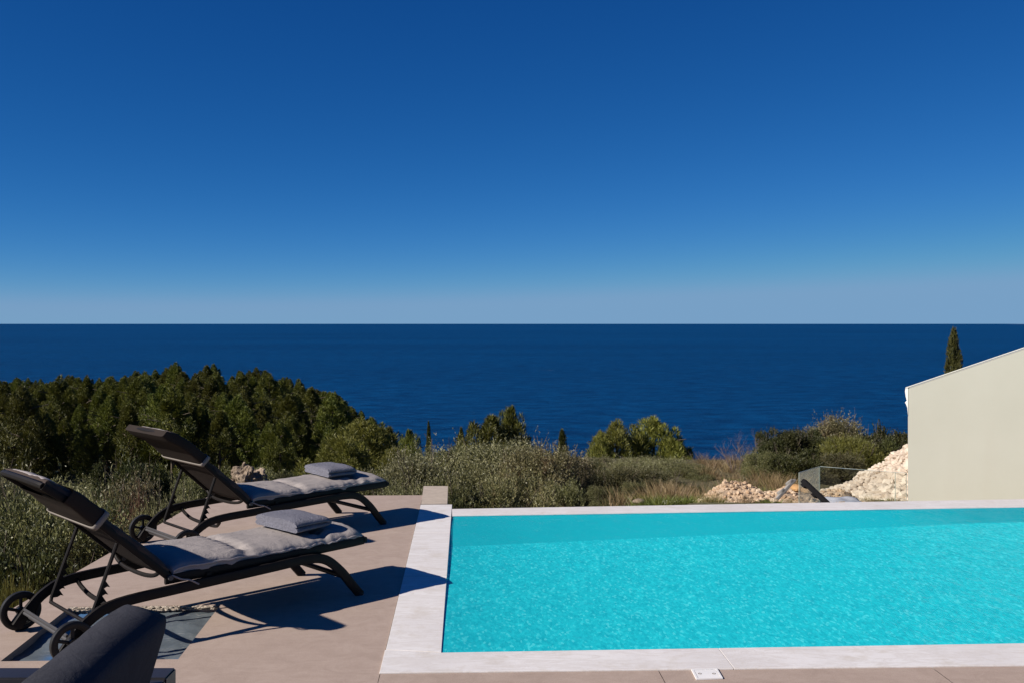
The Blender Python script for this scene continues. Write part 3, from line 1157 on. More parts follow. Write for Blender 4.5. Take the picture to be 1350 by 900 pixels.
def towel(label, seed, parent_root, x, y, z, rz):
    rr = random.Random(seed)
    # serpentine fold, three layers thick
    Wd, th, Lg = .28, .034, .42
    path = []
    lay = 2
    for k in range(lay):
        zz = .5 * th + k * th * 1.02
        xs = np.linspace(-Wd / 2 + th, Wd / 2 - th, 12)
        if k % 2:
            xs = xs[::-1]
        for q in xs:
            path.append(Vector((q, 0, zz)))
        if k < lay - 1:
            sgn = 1 if k % 2 == 0 else -1
            for a in (-50, 0, 50):
                path.append(Vector((sgn * (Wd / 2 - th + math.cos(rad(a)) * th * .9), 0, zz + th * .51 + math.sin(rad(a)) * th * .51)))
    V, Fc = [], []
    ny = 26
    m = len(path)
    for i, p in enumerate(path):
        t = (path[min(i + 1, m - 1)] - path[max(i - 1, 0)]).normalized()
        nrm = Vector((-t.z, 0, t.x))
        for side in (1, -1):
            for j in range(ny):
                v = -1 + 2 * j / (ny - 1)
                half = th * .5 * (1 - .75 * max(0, (abs(v) - .93) / .07) ** 2)
                yy = v * Lg / 2 * (1 - .012 * (p.z / th) + .012 * math.sin(p.x * 18 + p.z * 60 + seed))
                q = p + nrm * side * half
                q.z += .007 * mnoise.noise(Vector((q.x * 7, yy * 7, seed))) * (q.z / (lay * th)) - .016 * (q.z / (lay * th)) * (max(0, abs(v) - .5) / .5) ** 2 - .010 * (q.z / (lay * th)) * (abs(q.x) / (Wd / 2)) ** 3
                V.append((q.x, yy, q.z))
    for i in range(m - 1):
        for j in range(ny - 1):
            a = i * 2 * ny + j
            b = (i + 1) * 2 * ny + j
            Fc.append((a, a + 1, b + 1, b))
            Fc.append((a + ny, b + ny, b + ny + 1, a + ny + 1))
        for j in (0, ny - 1):
            a, b = i * 2 * ny + j, (i + 1) * 2 * ny + j
            Fc.append((a, b, b + ny, a + ny))
    for i in (0, m - 1):
        for j in range(ny - 1):
            a = i * 2 * ny + j
            Fc.append((a, a + ny, a + ny + 1, a + 1))
    o = MB().add(V, Fc).build('folded_towel', MAT['towel'], angle=80)
    M = parent_root.matrix_basis
    o.location = M @ Vector((x, y, z))
    o.rotation_euler = (0, rad(-1.5), parent_root.rotation_euler.z + rz)
    tag(o, label, 'towel', 'folded grey towels on the loungers')
    return o


def build_loungers():
    ang = math.atan2(.695, .72)
    near, nb = make_lounger('near sun lounger with black wheels standing over the recess in the deck', 1)
    near.location = (-1.112, 6.035, 0)
    near.rotation_euler = (0, 0, ang)
    far, fb = make_lounger('far sun lounger beside the pool corner, behind the other lounger', 2)
    far.location = (-1.235, 8.075, 0)
    far.rotation_euler = (0, 0, ang - rad(.5))
    hood(near, .60, .84, .060, .012, 3, False)
    hood(far, .60, 1.028, .052, .002, 8)
    bpy.context.view_layer.update()
    towel('folded grey towel on the foot of the near lounger', 2, near, -.275, 0.0, .400, rad(4))
    towel('folded grey towel on the foot of the far lounger', 6, far, -.30, .02, .400, rad(-5))


# ------------------------------------------------------------------ sofa in the corner
def build_sofa():
    root = empty('outdoor_sofa', (-1.35, 2.4, 0))
    tag(root, 'dark metal outdoor sofa at the bottom edge with a charcoal back cushion', 'sofa')
    o = Vector(root.location)
    S = MAT['sofa']
    top = .60
    xr, yf = -.975, 2.865
    MB().box(Vector(((xr - 1.85) / 2, yf - .045, top - .035)) - o, (xr + 1.85, .085, .07), None, .004).build('arm', S, root)
    MB().box(Vector((xr - .0325, 1.75, top - .037)) - o, (.065, 2.05, .066), None, .004).build('back_rail', S, root)
    for (x, y) in ((xr - .034, yf - .045), (-1.80, yf - .045), (xr - .034, .8), (-1.80, .8)):
        MB().box(Vector((x, y, (top - .07) / 2)) - o, (.06, .07, top - .072), None, .004).build('leg', S, root)
    MB().box(Vector((-1.40, 1.78, .27)) - o, (.72, 1.9, .06), None, .004).build('seat_base', S, root)
    b = MB()
    for k in range(3):
        b.box(Vector((xr - .033, 1.75, .34 + .07 * k)) - o, (.02, 2.0, .03))
    b.build('back_slats', S, root)
    MB().box(Vector((-1.47, 1.78, .37)) - o, (.62, 1.86, .135), None, .04).build('seat_cushion', MAT['pillow'], root)
    # back cushion leaning on the back rail
    n, mN = 40, 30
    V, Fc = [], []
    Ly, Hz, Th = .70, .47, .150
    for side in (1, -1):
        for i in range(n):
            for j in range(mN):
                u, v = -1 + 2 * i / (n - 1), -1 + 2 * j / (mN - 1)
                e = max(0, (1 - abs(u) ** 7) * (1 - abs(v) ** 5))
                t = Th / 2 * (.74 + .26 * e ** .5)
                t *= (1 - .55 * max(0, (abs(u) - .93) / .07) ** 2)
                r_ = 1 - .05 * (abs(u) * abs(v)) ** 4
                y, z = u * Ly / 2 * r_, v * Hz / 2 * r_
                t += .006 * mnoise.noise(Vector((y * 7, z * 7, side)))
                V.append((side * t, y, z))
    o2 = n * mN
    for i in range(n - 1):
        for j in range(mN - 1):
            a = i * mN + j
            Fc.append((a, a + mN, a + mN + 1, a + 1))
            Fc.append((o2 + a, o2 + a + 1, o2 + a + mN + 1, o2 + a + mN))
    for i in range(n - 1):
        for j in (0, mN - 1):
            a, b2 = i * mN + j, (i + 1) * mN + j
            Fc.append((a, b2, o2 + b2, o2 + a))
    for j in range(mN - 1):
        for i in (0, n - 1):
            a = i * mN + j
            Fc.append((a, a + 1, o2 + a + 1, o2 + a))
    cu = MB().add(V, Fc).build('sofa_back_cushion', MAT['pillow'], None, angle=75)
    cu.location = (-1.058, 2.37, .602)
    cu.rotation_euler = (0, rad(17), rad(1.2))
    tag(cu, 'charcoal fabric back cushion leaning on the dark metal sofa rail', 'cushion')


# ------------------------------------------------------------------ foliage
def unit(a):
    return a / np.maximum(1e-9, np.linalg.norm(a, axis=1, keepdims=True))


def leaf_arrays(P, D, L, W, rng, fold=.0):
    n = len(P)
    S = unit(np.cross(D, rng.normal(size=(n, 3))))
    mid = P + D * (L * .45)[:, None]
    v = np.empty((n, 4, 3))
    v[:, 0] = P
    v[:, 1] = mid + S * (W / 2)[:, None]
    v[:, 2] = P + D * L[:, None]
    v[:, 3] = mid - S * (W / 2)[:, None]
    return v.reshape(-1, 3), np.arange(4 * n).reshape(n, 4)


def limb_mesh(mb, p, d, length, r, depth, rr, spread=.6, n=5):
    pts = [p]
    q, dd = p.copy(), d.copy()
    for k in range(3):
        q = q + dd * (length / 3)
        dd = (dd + Vector((rr.uniform(-.2, .2), rr.uniform(-.2, .2), rr.uniform(-.05, .2)))).normalized()
        pts.append(q.copy())
    mb.tube(pts, [r, r * .85, r * .7, r * .5], n)
    if depth > 0:
        for k in range(rr.choice((2, 3))):
            t = rr.choice((1, 2, 3))
            nd = (dd + Vector((rr.uniform(-1, 1), rr.uniform(-1, 1), rr.uniform(-.3, .7))) * spread).normalized()
            limb_mesh(mb, pts[t], nd, length * rr.uniform(.55, .8), r * .5, depth - 1, rr, spread, n)


def pine_meshes(seed, m, nc=26, tufts=150, L=(.34, .58), W=(.07, .13), H=7.0, Rm=2.5, base=.2, taper=.85, up=.75, sh=.58, lump=1.0, plume=2.0):
    rng = np.random.default_rng(seed)
    Ps, Ds = [], []
    for i in range(nc):
        h = base + (1 - base) * (i + rng.uniform(0, 1)) / nc
        prof = Rm * min(1.0, (1.04 - h) / sh) ** taper * (.72 + .28 * min(1, (h - base + .08) / .2))
        th = i * 2.39996 + rng.normal(0, .4)
        ra = prof * rng.uniform(.42, .98) * (0.25 if h > .93 else 1)
        c = np.array([math.cos(th) * ra, math.sin(th) * ra, h * H * .93])
        rc = (.55 + .55 * rng.uniform()) * (.62 + .38 * min(1, (1.1 - h) / .5)) * Rm / 2.5 * lump
        n = int(tufts * (.7 + .6 * rng.uniform()))
        # each bough ends in an upturned, pointed plume
        t = rng.uniform(0, 1, n) ** 1.25
        a = rng.uniform(0, 2 * math.pi, n)
        rad_ = rc * (1 - t) ** .8 * rng.uniform(.45, 1.0, n) ** .5 * (.55 + .45 * np.minimum(1, t / .18))
        lean = np.array([math.cos(th), math.sin(th), 0]) * (.28 * ra / max(prof, .1))
        d = np.stack([np.cos(a), np.sin(a), np.zeros(n)], 1)
        Pp = c + d * rad_[:, None] + np.array([0, 0, 1.0]) * ((t - .35) * rc * plume)[:, None] + lean * (t * rc * plume)[:, None]
        Ps.append(Pp)
        Ds.append(unit(d * (.9 - .5 * t)[:, None] + np.array([0, 0, up]) + rng.normal(size=(n, 3)) * .32))
    P, D = np.concatenate(Ps), np.concatenate(Ds)
    n = len(P)
    v, f = leaf_arrays(P, D, rng.uniform(*L, n), rng.uniform(*W, n), rng)
    crown = np_mesh('pine_crown', v, f, m)
    rr = random.Random(seed)
    mb = MB()
    mb.tube(cat([(0, 0, -1.5), (.06, .02, H * .3), (-.05, .05, H * .62), (0, 0, H * .93)], 3), [.17 * Rm / 2.5 * (1 - .085 * k) for k in range(10)], 7)
    for k in range(9):
        z = H * (.22 + .07 * k)
        a = k * 2.4
        mb.tube([(0, 0, z), (math.cos(a) * Rm * .4, math.sin(a) * Rm * .4, z + .35), (math.cos(a) * Rm * .75, math.sin(a) * Rm * .75, z + .55)], [.06, .045, .02], 5)
    t = mb.build('trunk', MAT['bark'])
    tm = t.data
    bpy.data.objects.remove(t)
    return tm, crown


def shrub_meshes(seed, m, n_tw=1500, per=15, lobes=7, leafL=.075, leafW=.02, up=.5, twigL=.30, spread=.9, round_=1.0, wood=True):
    """unit shrub: radius ~1, height 0..1"""
    rng = np.random.default_rng(seed)
    cs, rs = [], []
    for i in range(lobes):
        a = i * 2.4 + rng.uniform(0, 1)
        ra = rng.uniform(.2, .78)
        cs.append((math.cos(a) * ra, math.sin(a) * ra, rng.uniform(.28, .80)))
        rs.append((rng.uniform(.20, .40), rng.uniform(.13, .27)))
    cs.append((0, 0, .42)); rs.append((.52, .34))
    # skirt of low lobes down to the ground
    for i in range(5):
        a = i * 1.2566 + rng.uniform(0, 1)
        cs.append((math.cos(a) * .6, math.sin(a) * .6, .22)); rs.append((.36, .24))
    cs, rs = np.array(cs), np.array(rs)
    idx = rng.integers(0, len(cs), n_tw)
    d = unit(rng.normal(size=(n_tw, 3)) + np.array([0, 0, .25]))
    P = cs[idx] + d * np.stack([rs[idx, 0], rs[idx, 0], rs[idx, 1]], 1) * rng.uniform(.35, 1.0, (n_tw, 1)) ** .5
    P[:, 2] = np.maximum(P[:, 2], .03)
    D = unit(d * np.array([1, 1, .6]) + np.array([0, 0, up]) + rng.normal(size=(n_tw, 3)) * .45)
    tl = twigL * rng.uniform(.5, 1.25, n_tw)
    lng = rng.uniform(size=n_tw) < .05
    tl = np.where(lng, tl * 1.9, tl)
    t = rng.uniform(.0, 1.0, (n_tw, per))
    base = P[:, None] + D[:, None] * (t * tl[:, None])[..., None]
    lp = base.reshape(-1, 3)
    ld = unit(np.repeat(D, per, 0) * .7 + rng.normal(size=(n_tw * per, 3)) * spread * .6)
    n = len(lp)
    v, f = leaf_arrays(lp, ld, leafL * rng.uniform(.6, 1.25, n), leafW * rng.uniform(.7, 1.3, n), rng)
    crown = np_mesh('shrub_leaves', v, f, m)
    tm = None
    if wood:
        mb = MB()
        rr = random.Random(seed)
        for k in range(7):
            a = k * .9 + rr.uniform(0, .5)
            limb_mesh(mb, Vector((math.cos(a) * .08, math.sin(a) * .08, -.35)), Vector((math.cos(a) * .5, math.sin(a) * .5, .9)).normalized(), .75, .028, 2, rr, .6, 4)
        t = mb.build('stems', MAT['bark'])
        tm = t.data
        bpy.data.objects.remove(t)
    return tm, crown


def grass_mesh(seed, m, n=150, h=.45, spread=.22, lean=.5, w=.008):
    rng = np.random.default_rng(seed)
    P = np.zeros((n, 3))
    P[:, :2] = rng.normal(size=(n, 2)) * spread * .45
    D = unit(np.concatenate([P[:, :2] / spread * lean + rng.normal(size=(n, 2)) * .22, np.ones((n, 1))], 1))
    L = h * rng.uniform(.45, 1.1, n)
    S = unit(np.cross(D, rng.normal(size=(n, 3))))
    bend = unit(np.concatenate([D[:, :2], np.zeros((n, 1))], 1)) * (L * .22)[:, None]
    v = np.empty((n, 6, 3))
    W = w * rng.uniform(.7, 1.4, n)
    for k, (t, ww, bb) in enumerate(((0, 1, 0), (.55, .8, .3), (1, .15, 1))):
        c = P + D * (L * t)[:, None] + bend * bb - np.array([0, 0, .25]) * (L * .25 * bb)[:, None]
        v[:, 2 * k] = c - S * (W * ww / 2)[:, None]
        v[:, 2 * k + 1] = c + S * (W * ww / 2)[:, None]
    o = np.arange(n)[:, None] * 6
    f = np.concatenate([o + np.array([0, 1, 3, 2]), o + np.array([2, 3, 5, 4])])
    return np_mesh('grass_blades', v.reshape(-1, 3), f, m)


def two_part(name, a, an, b, bn, loc, scale, rz, label, catg, group=None, tilt=0, zlo=0, zhi=1):
    r = empty(name, loc, rz)
    r.scale = scale
    r.rotation_euler = (tilt, 0, rz)
    for me, nm in ((a, an), (b, bn)):
        if me is not None:
            o = bpy.data.objects.new(nm, me)
            COL.objects.link(o)
            o.parent = r
            if nm == an and zlo:
                gap = (loc[2] - terrain(loc[0], loc[1])) / scale[2]
                if gap > -zlo * .6:              # lengthen the stem until it stands in the ground
                    k = (zhi + gap - zlo * .5) / (zhi - zlo)
                    o.scale = (1, 1, k)
                    o.location = (0, 0, zhi - zhi * k)
    tag(r, label, catg, group)
    return r


def build_forest():
    rng = random.Random(11)
    var = [pine_meshes(s, MAT['pine'], nc=26 + s % 3 * 5, tufts=560, L=(.20, .36), W=(.028, .055), Rm=1.95 + .22 * (s % 3), taper=.75 + .12 * (s % 4), base=.10, sh=.62 + .08 * (s % 3), up=.9) for s in range(1, 8)]
    crest = [(-40, 506), (0, 506), (60, 500), (120, 499), (200, 491), (250, 483), (300, 486), (350, 492), (400, 506), (440, 518), (470, 538), (500, 553), (530, 570), (548, 583)]

    def crest_y(px):
        for (a, ya), (b, yb) in zip(crest, crest[1:]):
            if a <= px <= b:
                return ya + (yb - ya) * (px - a) / (b - a)
        return 506 if px < 0 else 590
    n = 0
    rows = []
    y = 92.0
    while y < 184:
        rows.append(y)
        y += 4.7
    tot = 0
    for r, y in enumerate(rows):
        f = (y - 92) / 92
        step = 4.5
        pxmax = 500 if y < 125 else 470
        x = -.60 * y
        while x < (pxmax - CX) * y / F:
            xx, yy = x + rng.uniform(-1.3, 1.3), y + rng.uniform(-1.6, 1.6)
            px = CX + xx / yy * F
            x += step * rng.uniform(.8, 1.25)
            if px > 552 or px < -70:
                continue
            g = terrain(xx, yy)
            H = rng.uniform(5.2, 8.8)
            topz = g + H
            # the crest line: nothing stands higher than the ridge seen against the sea
            lim = EYE - (crest_y(px) + rng.uniform(-3, 10) - CY) * yy / F
            if y > 168:
                topz = lim if abs(lim - topz) < 6 else topz
            topz = min(topz, lim)
            H = topz - g
            if H < 2.6:
                continue
            s = H / 6.9
            sx = min(1.25, max(.72, s)) * rng.uniform(.98, 1.25)
            if y > 160:
                lab, grp = 'dark green pine on the crest of the wood, its top against the blue sea', 'pines along the crest of the wood'
            elif y < 108:
                lab, grp = 'taller-looking pine at the foot of the wood with shadowed lower boughs', 'pines at the foot of the wood'
            elif px > 400:
                lab, grp = 'pine on the falling edge of the wood towards the sea', 'pines on the edge of the wood'
            else:
                lab, grp = 'dark green pine in the thick of the hillside wood', 'pines in the thick of the wood'
            tm, cm = rng.choice(var)
            two_part('pine_tree', tm, 'trunk', cm, 'crown', (xx, yy, g), (sx, sx, s), rng.uniform(0, 6.28), lab, 'pine tree', grp)
            tot += 1
    print('forest pines', tot)

    # nearer conifers between the olives and the sea
    nv = [pine_meshes(s, m, nc=40, tufts=420, L=(.22, .40), W=(.028, .05), Rm=2.5, taper=t, up=1.1) for s, m, t in ((21, MAT['pine_light'], .6), (22, MAT['pine_light'], .75), (23, MAT['pine'], .7))]
    spire = pine_meshes(31, MAT['cypress'], nc=80, tufts=200, L=(.20, .34), W=(.03, .055), Rm=1.45, base=.04, taper=1.0, up=.9, sh=1.0, lump=.8)
    col = pine_meshes(32, MAT['cypress'], nc=170, tufts=120, L=(.14, .26), W=(.02, .04), Rm=.80, base=.02, taper=.8, up=2.4, sh=.8, lump=.85, plume=2.6)
    items = [
        (nv[0], 480, 556, 58, 105, 'broad light green pine in front of the wood, above the far towel'),
        (nv[1], 452, 578, 54, 60, 'small light green pine below the wood, left of the broad light pine'),
        (nv[2], 540, 569, 56, 34, 'little rounded pine at the right foot of the wood'),
        (nv[2], 513, 566, 60, 46, 'dark pine tucked against the right side of the broad light pine'),
        (nv[1], 520, 592, 40, 44, 'low yellow-green pine beside the olive thicket'),
        (nv[2], 645, 551, 34, 78, 'bushy green pine rising behind the middle of the olive thicket'),
        (nv[2], 672, 540, 35, 52, 'tall dark pine at the right of the bushy pine behind the olives'),
        (nv[0], 812, 557, 29, 76, 'round yellow-green pine crown before the sea, above the grey olive'),
        (nv[1], 862, 553, 29.5, 78, 'yellow-green pine with a raised pointed top, right one of the twin pines'),
        (nv[0], 793, 571, 28, 34, 'narrow yellow-green pine shoulder left of the twin pines'),
        (nv[1], 886, 579, 29, 46, 'low pine on the right flank of the twin pines'),
    ]
    for (tm, cm), px, py, Y, w, lab in items:
        p = at(px, py, Y)
        g = terrain(p.x, p.y)
        sx = w * Y / F / 2 / 1.55
        H = min(p.z - g, 7.1 * sx * 1.5)
        g = p.z - H
        # crown is squeezed into the visible upper part; taller trunks keep their proportion
        two_part('pine_tree', tm, 'trunk', cm, 'crown', (p.x, p.y, g), (sx, sx, H / 7.1), rng.uniform(0, 6.28), lab, 'pine tree', zlo=-1.5, zhi=6.4)
    for px, py, Y, w, lab in ((565, 553, 52, 13, 'thin dark spire of a cypress above the left end of the olive thicket'),
                              (608, 561, 45, 24, 'narrow dark conifer behind the olive thicket, left of the bushy pine'),
                              (741, 563, 42, 30, 'dark pointed conifer standing alone before the sea')):
        p = at(px, py, Y)
        g = terrain(p.x, p.y)
        g2 = max(g, p.z - 4.5)
        sx = w * Y / F / 2 / 1.35
        two_part('conifer_tree', spire[0], 'trunk', spire[1], 'crown', (p.x, p.y, g2), (sx * 1.1, sx * 1.1, (p.z - g2) / 7.0), rng.uniform(0, 6), lab, 'conifer', zlo=-1.5, zhi=6.4)
    p = at(1257.5, 432, 30)
    g = terrain(p.x, p.y)
    sx = 31 * 30 / F / 2 / .74
    two_part('cypress_tree', col[0], 'trunk', col[1], 'crown', (p.x, p.y, p.z - 3.6), (sx, sx, 3.6 / 6.9), 1.0, 'slim dark cypress rising behind the sloping cream gable', 'cypress', zlo=-1.5, zhi=6.4)


def build_shrubs():
    rng = random.Random(5)
    ol = [shrub_meshes(s, MAT['olive'], 3600, 16, 9, .050, .0115, .6, .27) for s in (1, 2, 3)]
    orr = [shrub_meshes(s, MAT['olive_rust'], 3600, 15, 9, .048, .0120, .55, .26) for s in (4, 5)]
    ru = [shrub_meshes(6, MAT['rust'], 2200, 14, 7, .05, .014, .6, .26)]
    le = [shrub_meshes(s, MAT['lentisk'], 3800, 14, 11, .050, .020, .3, .16) for s in (7, 8)]
    br = [shrub_meshes(s, MAT['brush'], 3800, 15, 10, .042, .0125, .5, .22) for s in (9, 10, 12)]
    bo = [shrub_meshes(11, MAT['broom'], 4200, 13, 9, .085, .010, 1.3, .26, .45)]
    K = dict(olive=ol, orust=orr, rust=ru, lent=le, brush=br, broom=bo)
    NM = dict(olive='olive_shrub', orust='mixed_shrub', rust='rust_shrub', lent='lentisk_shrub', brush='scrub_bush', broom='broom_shrub')
    L = [
        # left of the deck
        ('olive', -6, 596, 14.5, 130, 'pale-leaved tall shrub at the left edge below the wood'),
        ('olive', 78, 630, 13.5, 185, 'grey-green olive shrub just above the near lounger headrest'),
        ('brush', 130, 652, 12.5, 165, 'grey-green scrub bush below the olive, over the near backrest'),
        ('orust', 152, 634, 13.0, 120, 'half dry shrub with a rusty red side left of the far wheel'),
        ('olive', 226, 628, 12.5, 104, 'silvery olive bush framed under the far backrest'),
        ('orust', 178, 672, 11.2, 70, 'brown dry shrub touching the far lounger wheel'),
        ('rust', 172, 640, 12.1, 84, 'rusty brown dry bush above the far lounger wheel'),
        ('brush', 14, 652, 9.4, 250, 'dark dense bush under the near headrest at the left edge'),
        ('brush', 88, 688, 9.8, 225, 'dark scrub bush behind the near prop strut'),
        ('lent', 30, 700, 8.6, 215, 'dark green bush at the left edge above the near wheels'),
        ('broom', 10, 752, 6.9, 90, 'low yellow-green bush at the left edge beside the near wheel'),
        ('lent', 92, 738, 7.6, 70, 'small dark bush touching the deck edge beside the near lounger'),
        ('lent', 196, 596, 27, 95, 'dark leafy tree-shrub below the wood, left of the far backrest'),
        ('lent', 145, 604, 30, 60, 'dark bush at the foot of the wood above the rusty shrub'),
        ('brush', 262, 614, 24, 80, 'dull green bush showing behind the far backrest'),
        ('lent', 300, 630, 40, 36, 'dark bush overlapping the left side of the pale rocks'),
        ('lent', 371, 618, 42, 44, 'dark bush overlapping the right side of the pale rocks'),
        ('brush', 330, 640, 20, 80, 'low scrub bush under the pale rocks'),
        ('lent', 395, 622, 26, 90, 'dark low shrub right of the pale rocks'),
        ('brush', 440, 628, 19, 90, 'dull green scrub behind the far towel'),
        # olive thicket behind the pool corner
        ('brush', 500, 626, 14.5, 110, 'scrub bush behind the foot of the far lounger'),
        ('olive', 548, 585, 15.5, 130, 'silvery olive at the left end of the thicket behind the pool'),
        ('olive', 600, 577, 17.0, 140, 'tall silvery olive left of centre in the thicket'),
        ('olive', 665, 578, 16.2, 150, 'broad olive in the centre of the thicket behind the pool'),
        ('orust', 708, 585, 15.0, 120, 'olive with brownish twigs right of centre in the thicket'),
        ('orust', 752, 596, 16.0, 100, 'brown-green shrub at the right end of the olive thicket'),
        ('olive', 530, 626, 12.2, 100, 'low olive bush in front, left of the low wall'),
        ('brush', 625, 628, 11.8, 130, 'dark scrub bush close behind the far coping, by the low wall'),
        ('orust', 690, 626, 12.0, 120, 'brownish scrub close behind the far coping, in the middle of the thicket'),
        ('brush', 744, 632, 12.4, 90, 'low green scrub close behind the far coping, before the grasses'),
        ('lent', 590, 646, 11.0, 70, 'small dark bush directly behind the low wall'),
        # right of centre
        ('olive', 855, 600, 19.5, 100, 'grey olive bush in front of the twin pines'),
        ('olive', 806, 603, 19.0, 90, 'dark grey-green olive bush left of the grey olive'),
        ('brush', 780, 606, 16.0, 76, 'scrub bush between the thicket and the grey olive'),
        ('brush', 905, 612, 18.5, 80, 'low grey-green bush sloping down right of the grey olive'),
        ('brush', 806, 612, 15.0, 90, 'low grey-green scrub under the dark olive bush'),
        ('brush', 862, 614, 16.0, 90, 'low grey-green scrub under the grey olive bush'),
        ('olive', 832, 602, 17.0, 90, 'small olive bush in front of the two grey olives'),
        ('brush', 920, 622, 18.0, 60, 'low scrub left of the dry golden grass'),
        ('brush', 840, 634, 14.0, 40, 'small dark scrub between two clumps of dry grass'),
        ('brush', 795, 640, 13.4, 40, 'small green scrub at the left of the dry grasses'),
        ('lent', 912, 634, 15.0, 36, 'small dark bush at the left edge of the earth mound'),
        ('lent', 850, 628, 15.5, 50, 'dark low bush among the dry grasses'),
        ('lent', 1014, 566, 20.5, 46, 'upright dark bush at the left end of the shrub bank'),
        ('lent', 1043, 562, 20.5, 70, 'dense dark bush second from the left in the shrub bank'),
        ('orust', 1100, 543, 22, 110, 'tall brownish bush at the top of the shrub bank'),
        ('broom', 1120, 572, 18.6, 92, 'bright yellow-green broom in front of the tall brownish bush'),
        ('lent', 1165, 562, 20, 96, 'dark bush above the rubble heap beside the cream wall'),
        ('lent', 1075, 564, 20.8, 66, 'dark bush between the dense bush and the tall brownish bush'),
        ('lent', 1140, 552, 25.8, 70, 'dark bush on the right shoulder of the tall brownish bush'),
        ('lent', 1190, 572, 19.5, 56, 'dark bush touching the left edge of the cream wall'),
        ('brush', 1008, 594, 18.0, 66, 'low scrub at the left foot of the shrub bank'),
        ('lent', 1046, 588, 17.8, 86, 'low dark bush in front of the shrub bank, left of the railing'),
        ('brush', 1100, 592, 17.6, 80, 'dull bush seen through the glass railing'),
    ]
    for kind, px, py, Y, w, lab in L:
        a, b = K[kind][len(lab) % len(K[kind])]
        p = at(px, py, Y)
        g = terrain(p.x, p.y)
        r = w * Y / F / 2
        H = max(p.z - g, .35)
        H2 = min(H, 2.3 * r + .6)
        two_part(NM[kind], a, 'stems', b, 'foliage', (p.x, p.y, p.z - H2), (r / 1.02, r / 1.02, H2 / 1.14), rng.uniform(0, 6.28), lab, 'tree' if H2 > 3.5 else 'shrub', zlo=-.35, zhi=.9)

    # low undergrowth that covers the slope between the deck and the wood
    ug = np.random.default_rng(44)
    _, um = shrub_meshes(60, MAT['brush'], 420, 9, 7, .075, .026, .5, .24, wood=False)
    base = np.empty(len(um.vertices) * 3, np.float32)
    um.vertices.foreach_get('co', base)
    base = base.reshape(-1, 3)
    vs = []
    for k in range(300):
        y = 8.5 + 80 * ug.uniform() ** 1.5
        x = -.20 * y - 2.2 - (6 + .75 * y) * ug.uniform()
        if y < 10.5 and x > -3.6:
            continue
        r = ug.uniform(.5, 1.1) * (1 + y * .012)
        a = ug.uniform(0, 6.28)
        R2 = np.array([[math.cos(a), -math.sin(a), 0], [math.sin(a), math.cos(a), 0], [0, 0, 1]])
        vs.append((base @ R2.T) * np.array([r, r, r * .62]) + np.array([x, y, terrain(x, y) - .04]))
    vs = np.concatenate(vs)
    me = np_mesh('scrub_undergrowth', vs, np.arange(len(vs)).reshape(-1, 4), MAT['brush'])
    o = bpy.data.objects.new('scrub_undergrowth', me)
    COL.objects.link(o)
    tag(o, 'low scrub covering the slope left of the deck below the wood', 'undergrowth', kind='stuff')

    # leafless bush
    mb = MB()
    rr = random.Random(8)
    for k in range(6):
        a = rr.uniform(0, 6.28)
        limb_mesh(mb, Vector((math.cos(a) * .25, math.sin(a) * .25, 0)), Vector((math.cos(a) * .35, math.sin(a) * .2, 1)).normalized(), .55, .017, 5, rr, .6, 4)
    p = at(976, 626, 19)
    b = mb.build('bare_shrub', MAT['twig'], None, loc=(p.x, p.y, p.z))
    b.scale = (.66, .66, .66)
    tag(b, 'leafless pinkish shrub with fine bare twigs before the sea', 'shrub')

    # grasses
    dg = [grass_mesh(s, MAT['dry_grass'], 120, .5, .34, .26, .008) for s in (1, 2, 3)]
    gg = [grass_mesh(s, MAT['green_grass'], 110, .30, .40, .8, .013) for s in (4, 5)]
    rg = random.Random(17)

    def tuft(px, py, Y, s, dry):
        p = at(px, py, Y)
        me = rg.choice(dg if dry else gg)
        o = bpy.data.objects.new('grass_tuft' if dry else 'weed_tuft', me)
        COL.objects.link(o)
        o.location = (p.x, p.y, terrain(p.x, p.y) - .02)
        o.rotation_euler = (0, 0, rg.uniform(0, 6.28))
        o.scale = (s, s, s * rg.uniform(.8, 1.2))
        if dry:
            tag(o, 'tuft of dry golden grass on the slope behind the pool', 'grass tuft', 'dry grass tufts behind the pool')
        else:
            tag(o, 'low green weed tuft on the slope behind the pool', 'weeds', 'green weed tufts behind the pool')
    for k in range(46):
        px = rg.choice((806, 826, 868, 884, 902, 925)) + rg.gauss(0, 9)
        tuft(px, 0, rg.uniform(12.2, 16.5), rg.uniform(.30, .68), True)
    for k in range(20):
        tuft(rg.uniform(795, 930), 0, rg.uniform(11.0, 13.0), rg.uniform(.3, .5), False)
    for k in range(26):
        px = rg.choice((925, 948, 972, 990)) + rg.gauss(0, 8)
        tuft(px, 0, rg.uniform(16.0, 20.5), rg.uniform(.3, .62), True)
    for k in range(16):
        tuft(rg.uniform(995, 1060), 0, rg.uniform(16.0, 18.0), rg.uniform(.35, .7), True)
    for k in range(16):
        tuft(rg.uniform(940, 1055), 0, rg.uniform(15.0, 17.5), rg.uniform(.4, .7), False)
    for k in range(12):
        tuft(rg.uniform(925, 1045), 0, rg.uniform(10.6, 11.3), rg.uniform(.2, .34), k % 2)
    for k in range(12):
        tuft(rg.uniform(1095, 1190), 0, rg.uniform(12.4, 13.2), rg.uniform(.2, .34), k % 3 > 0)


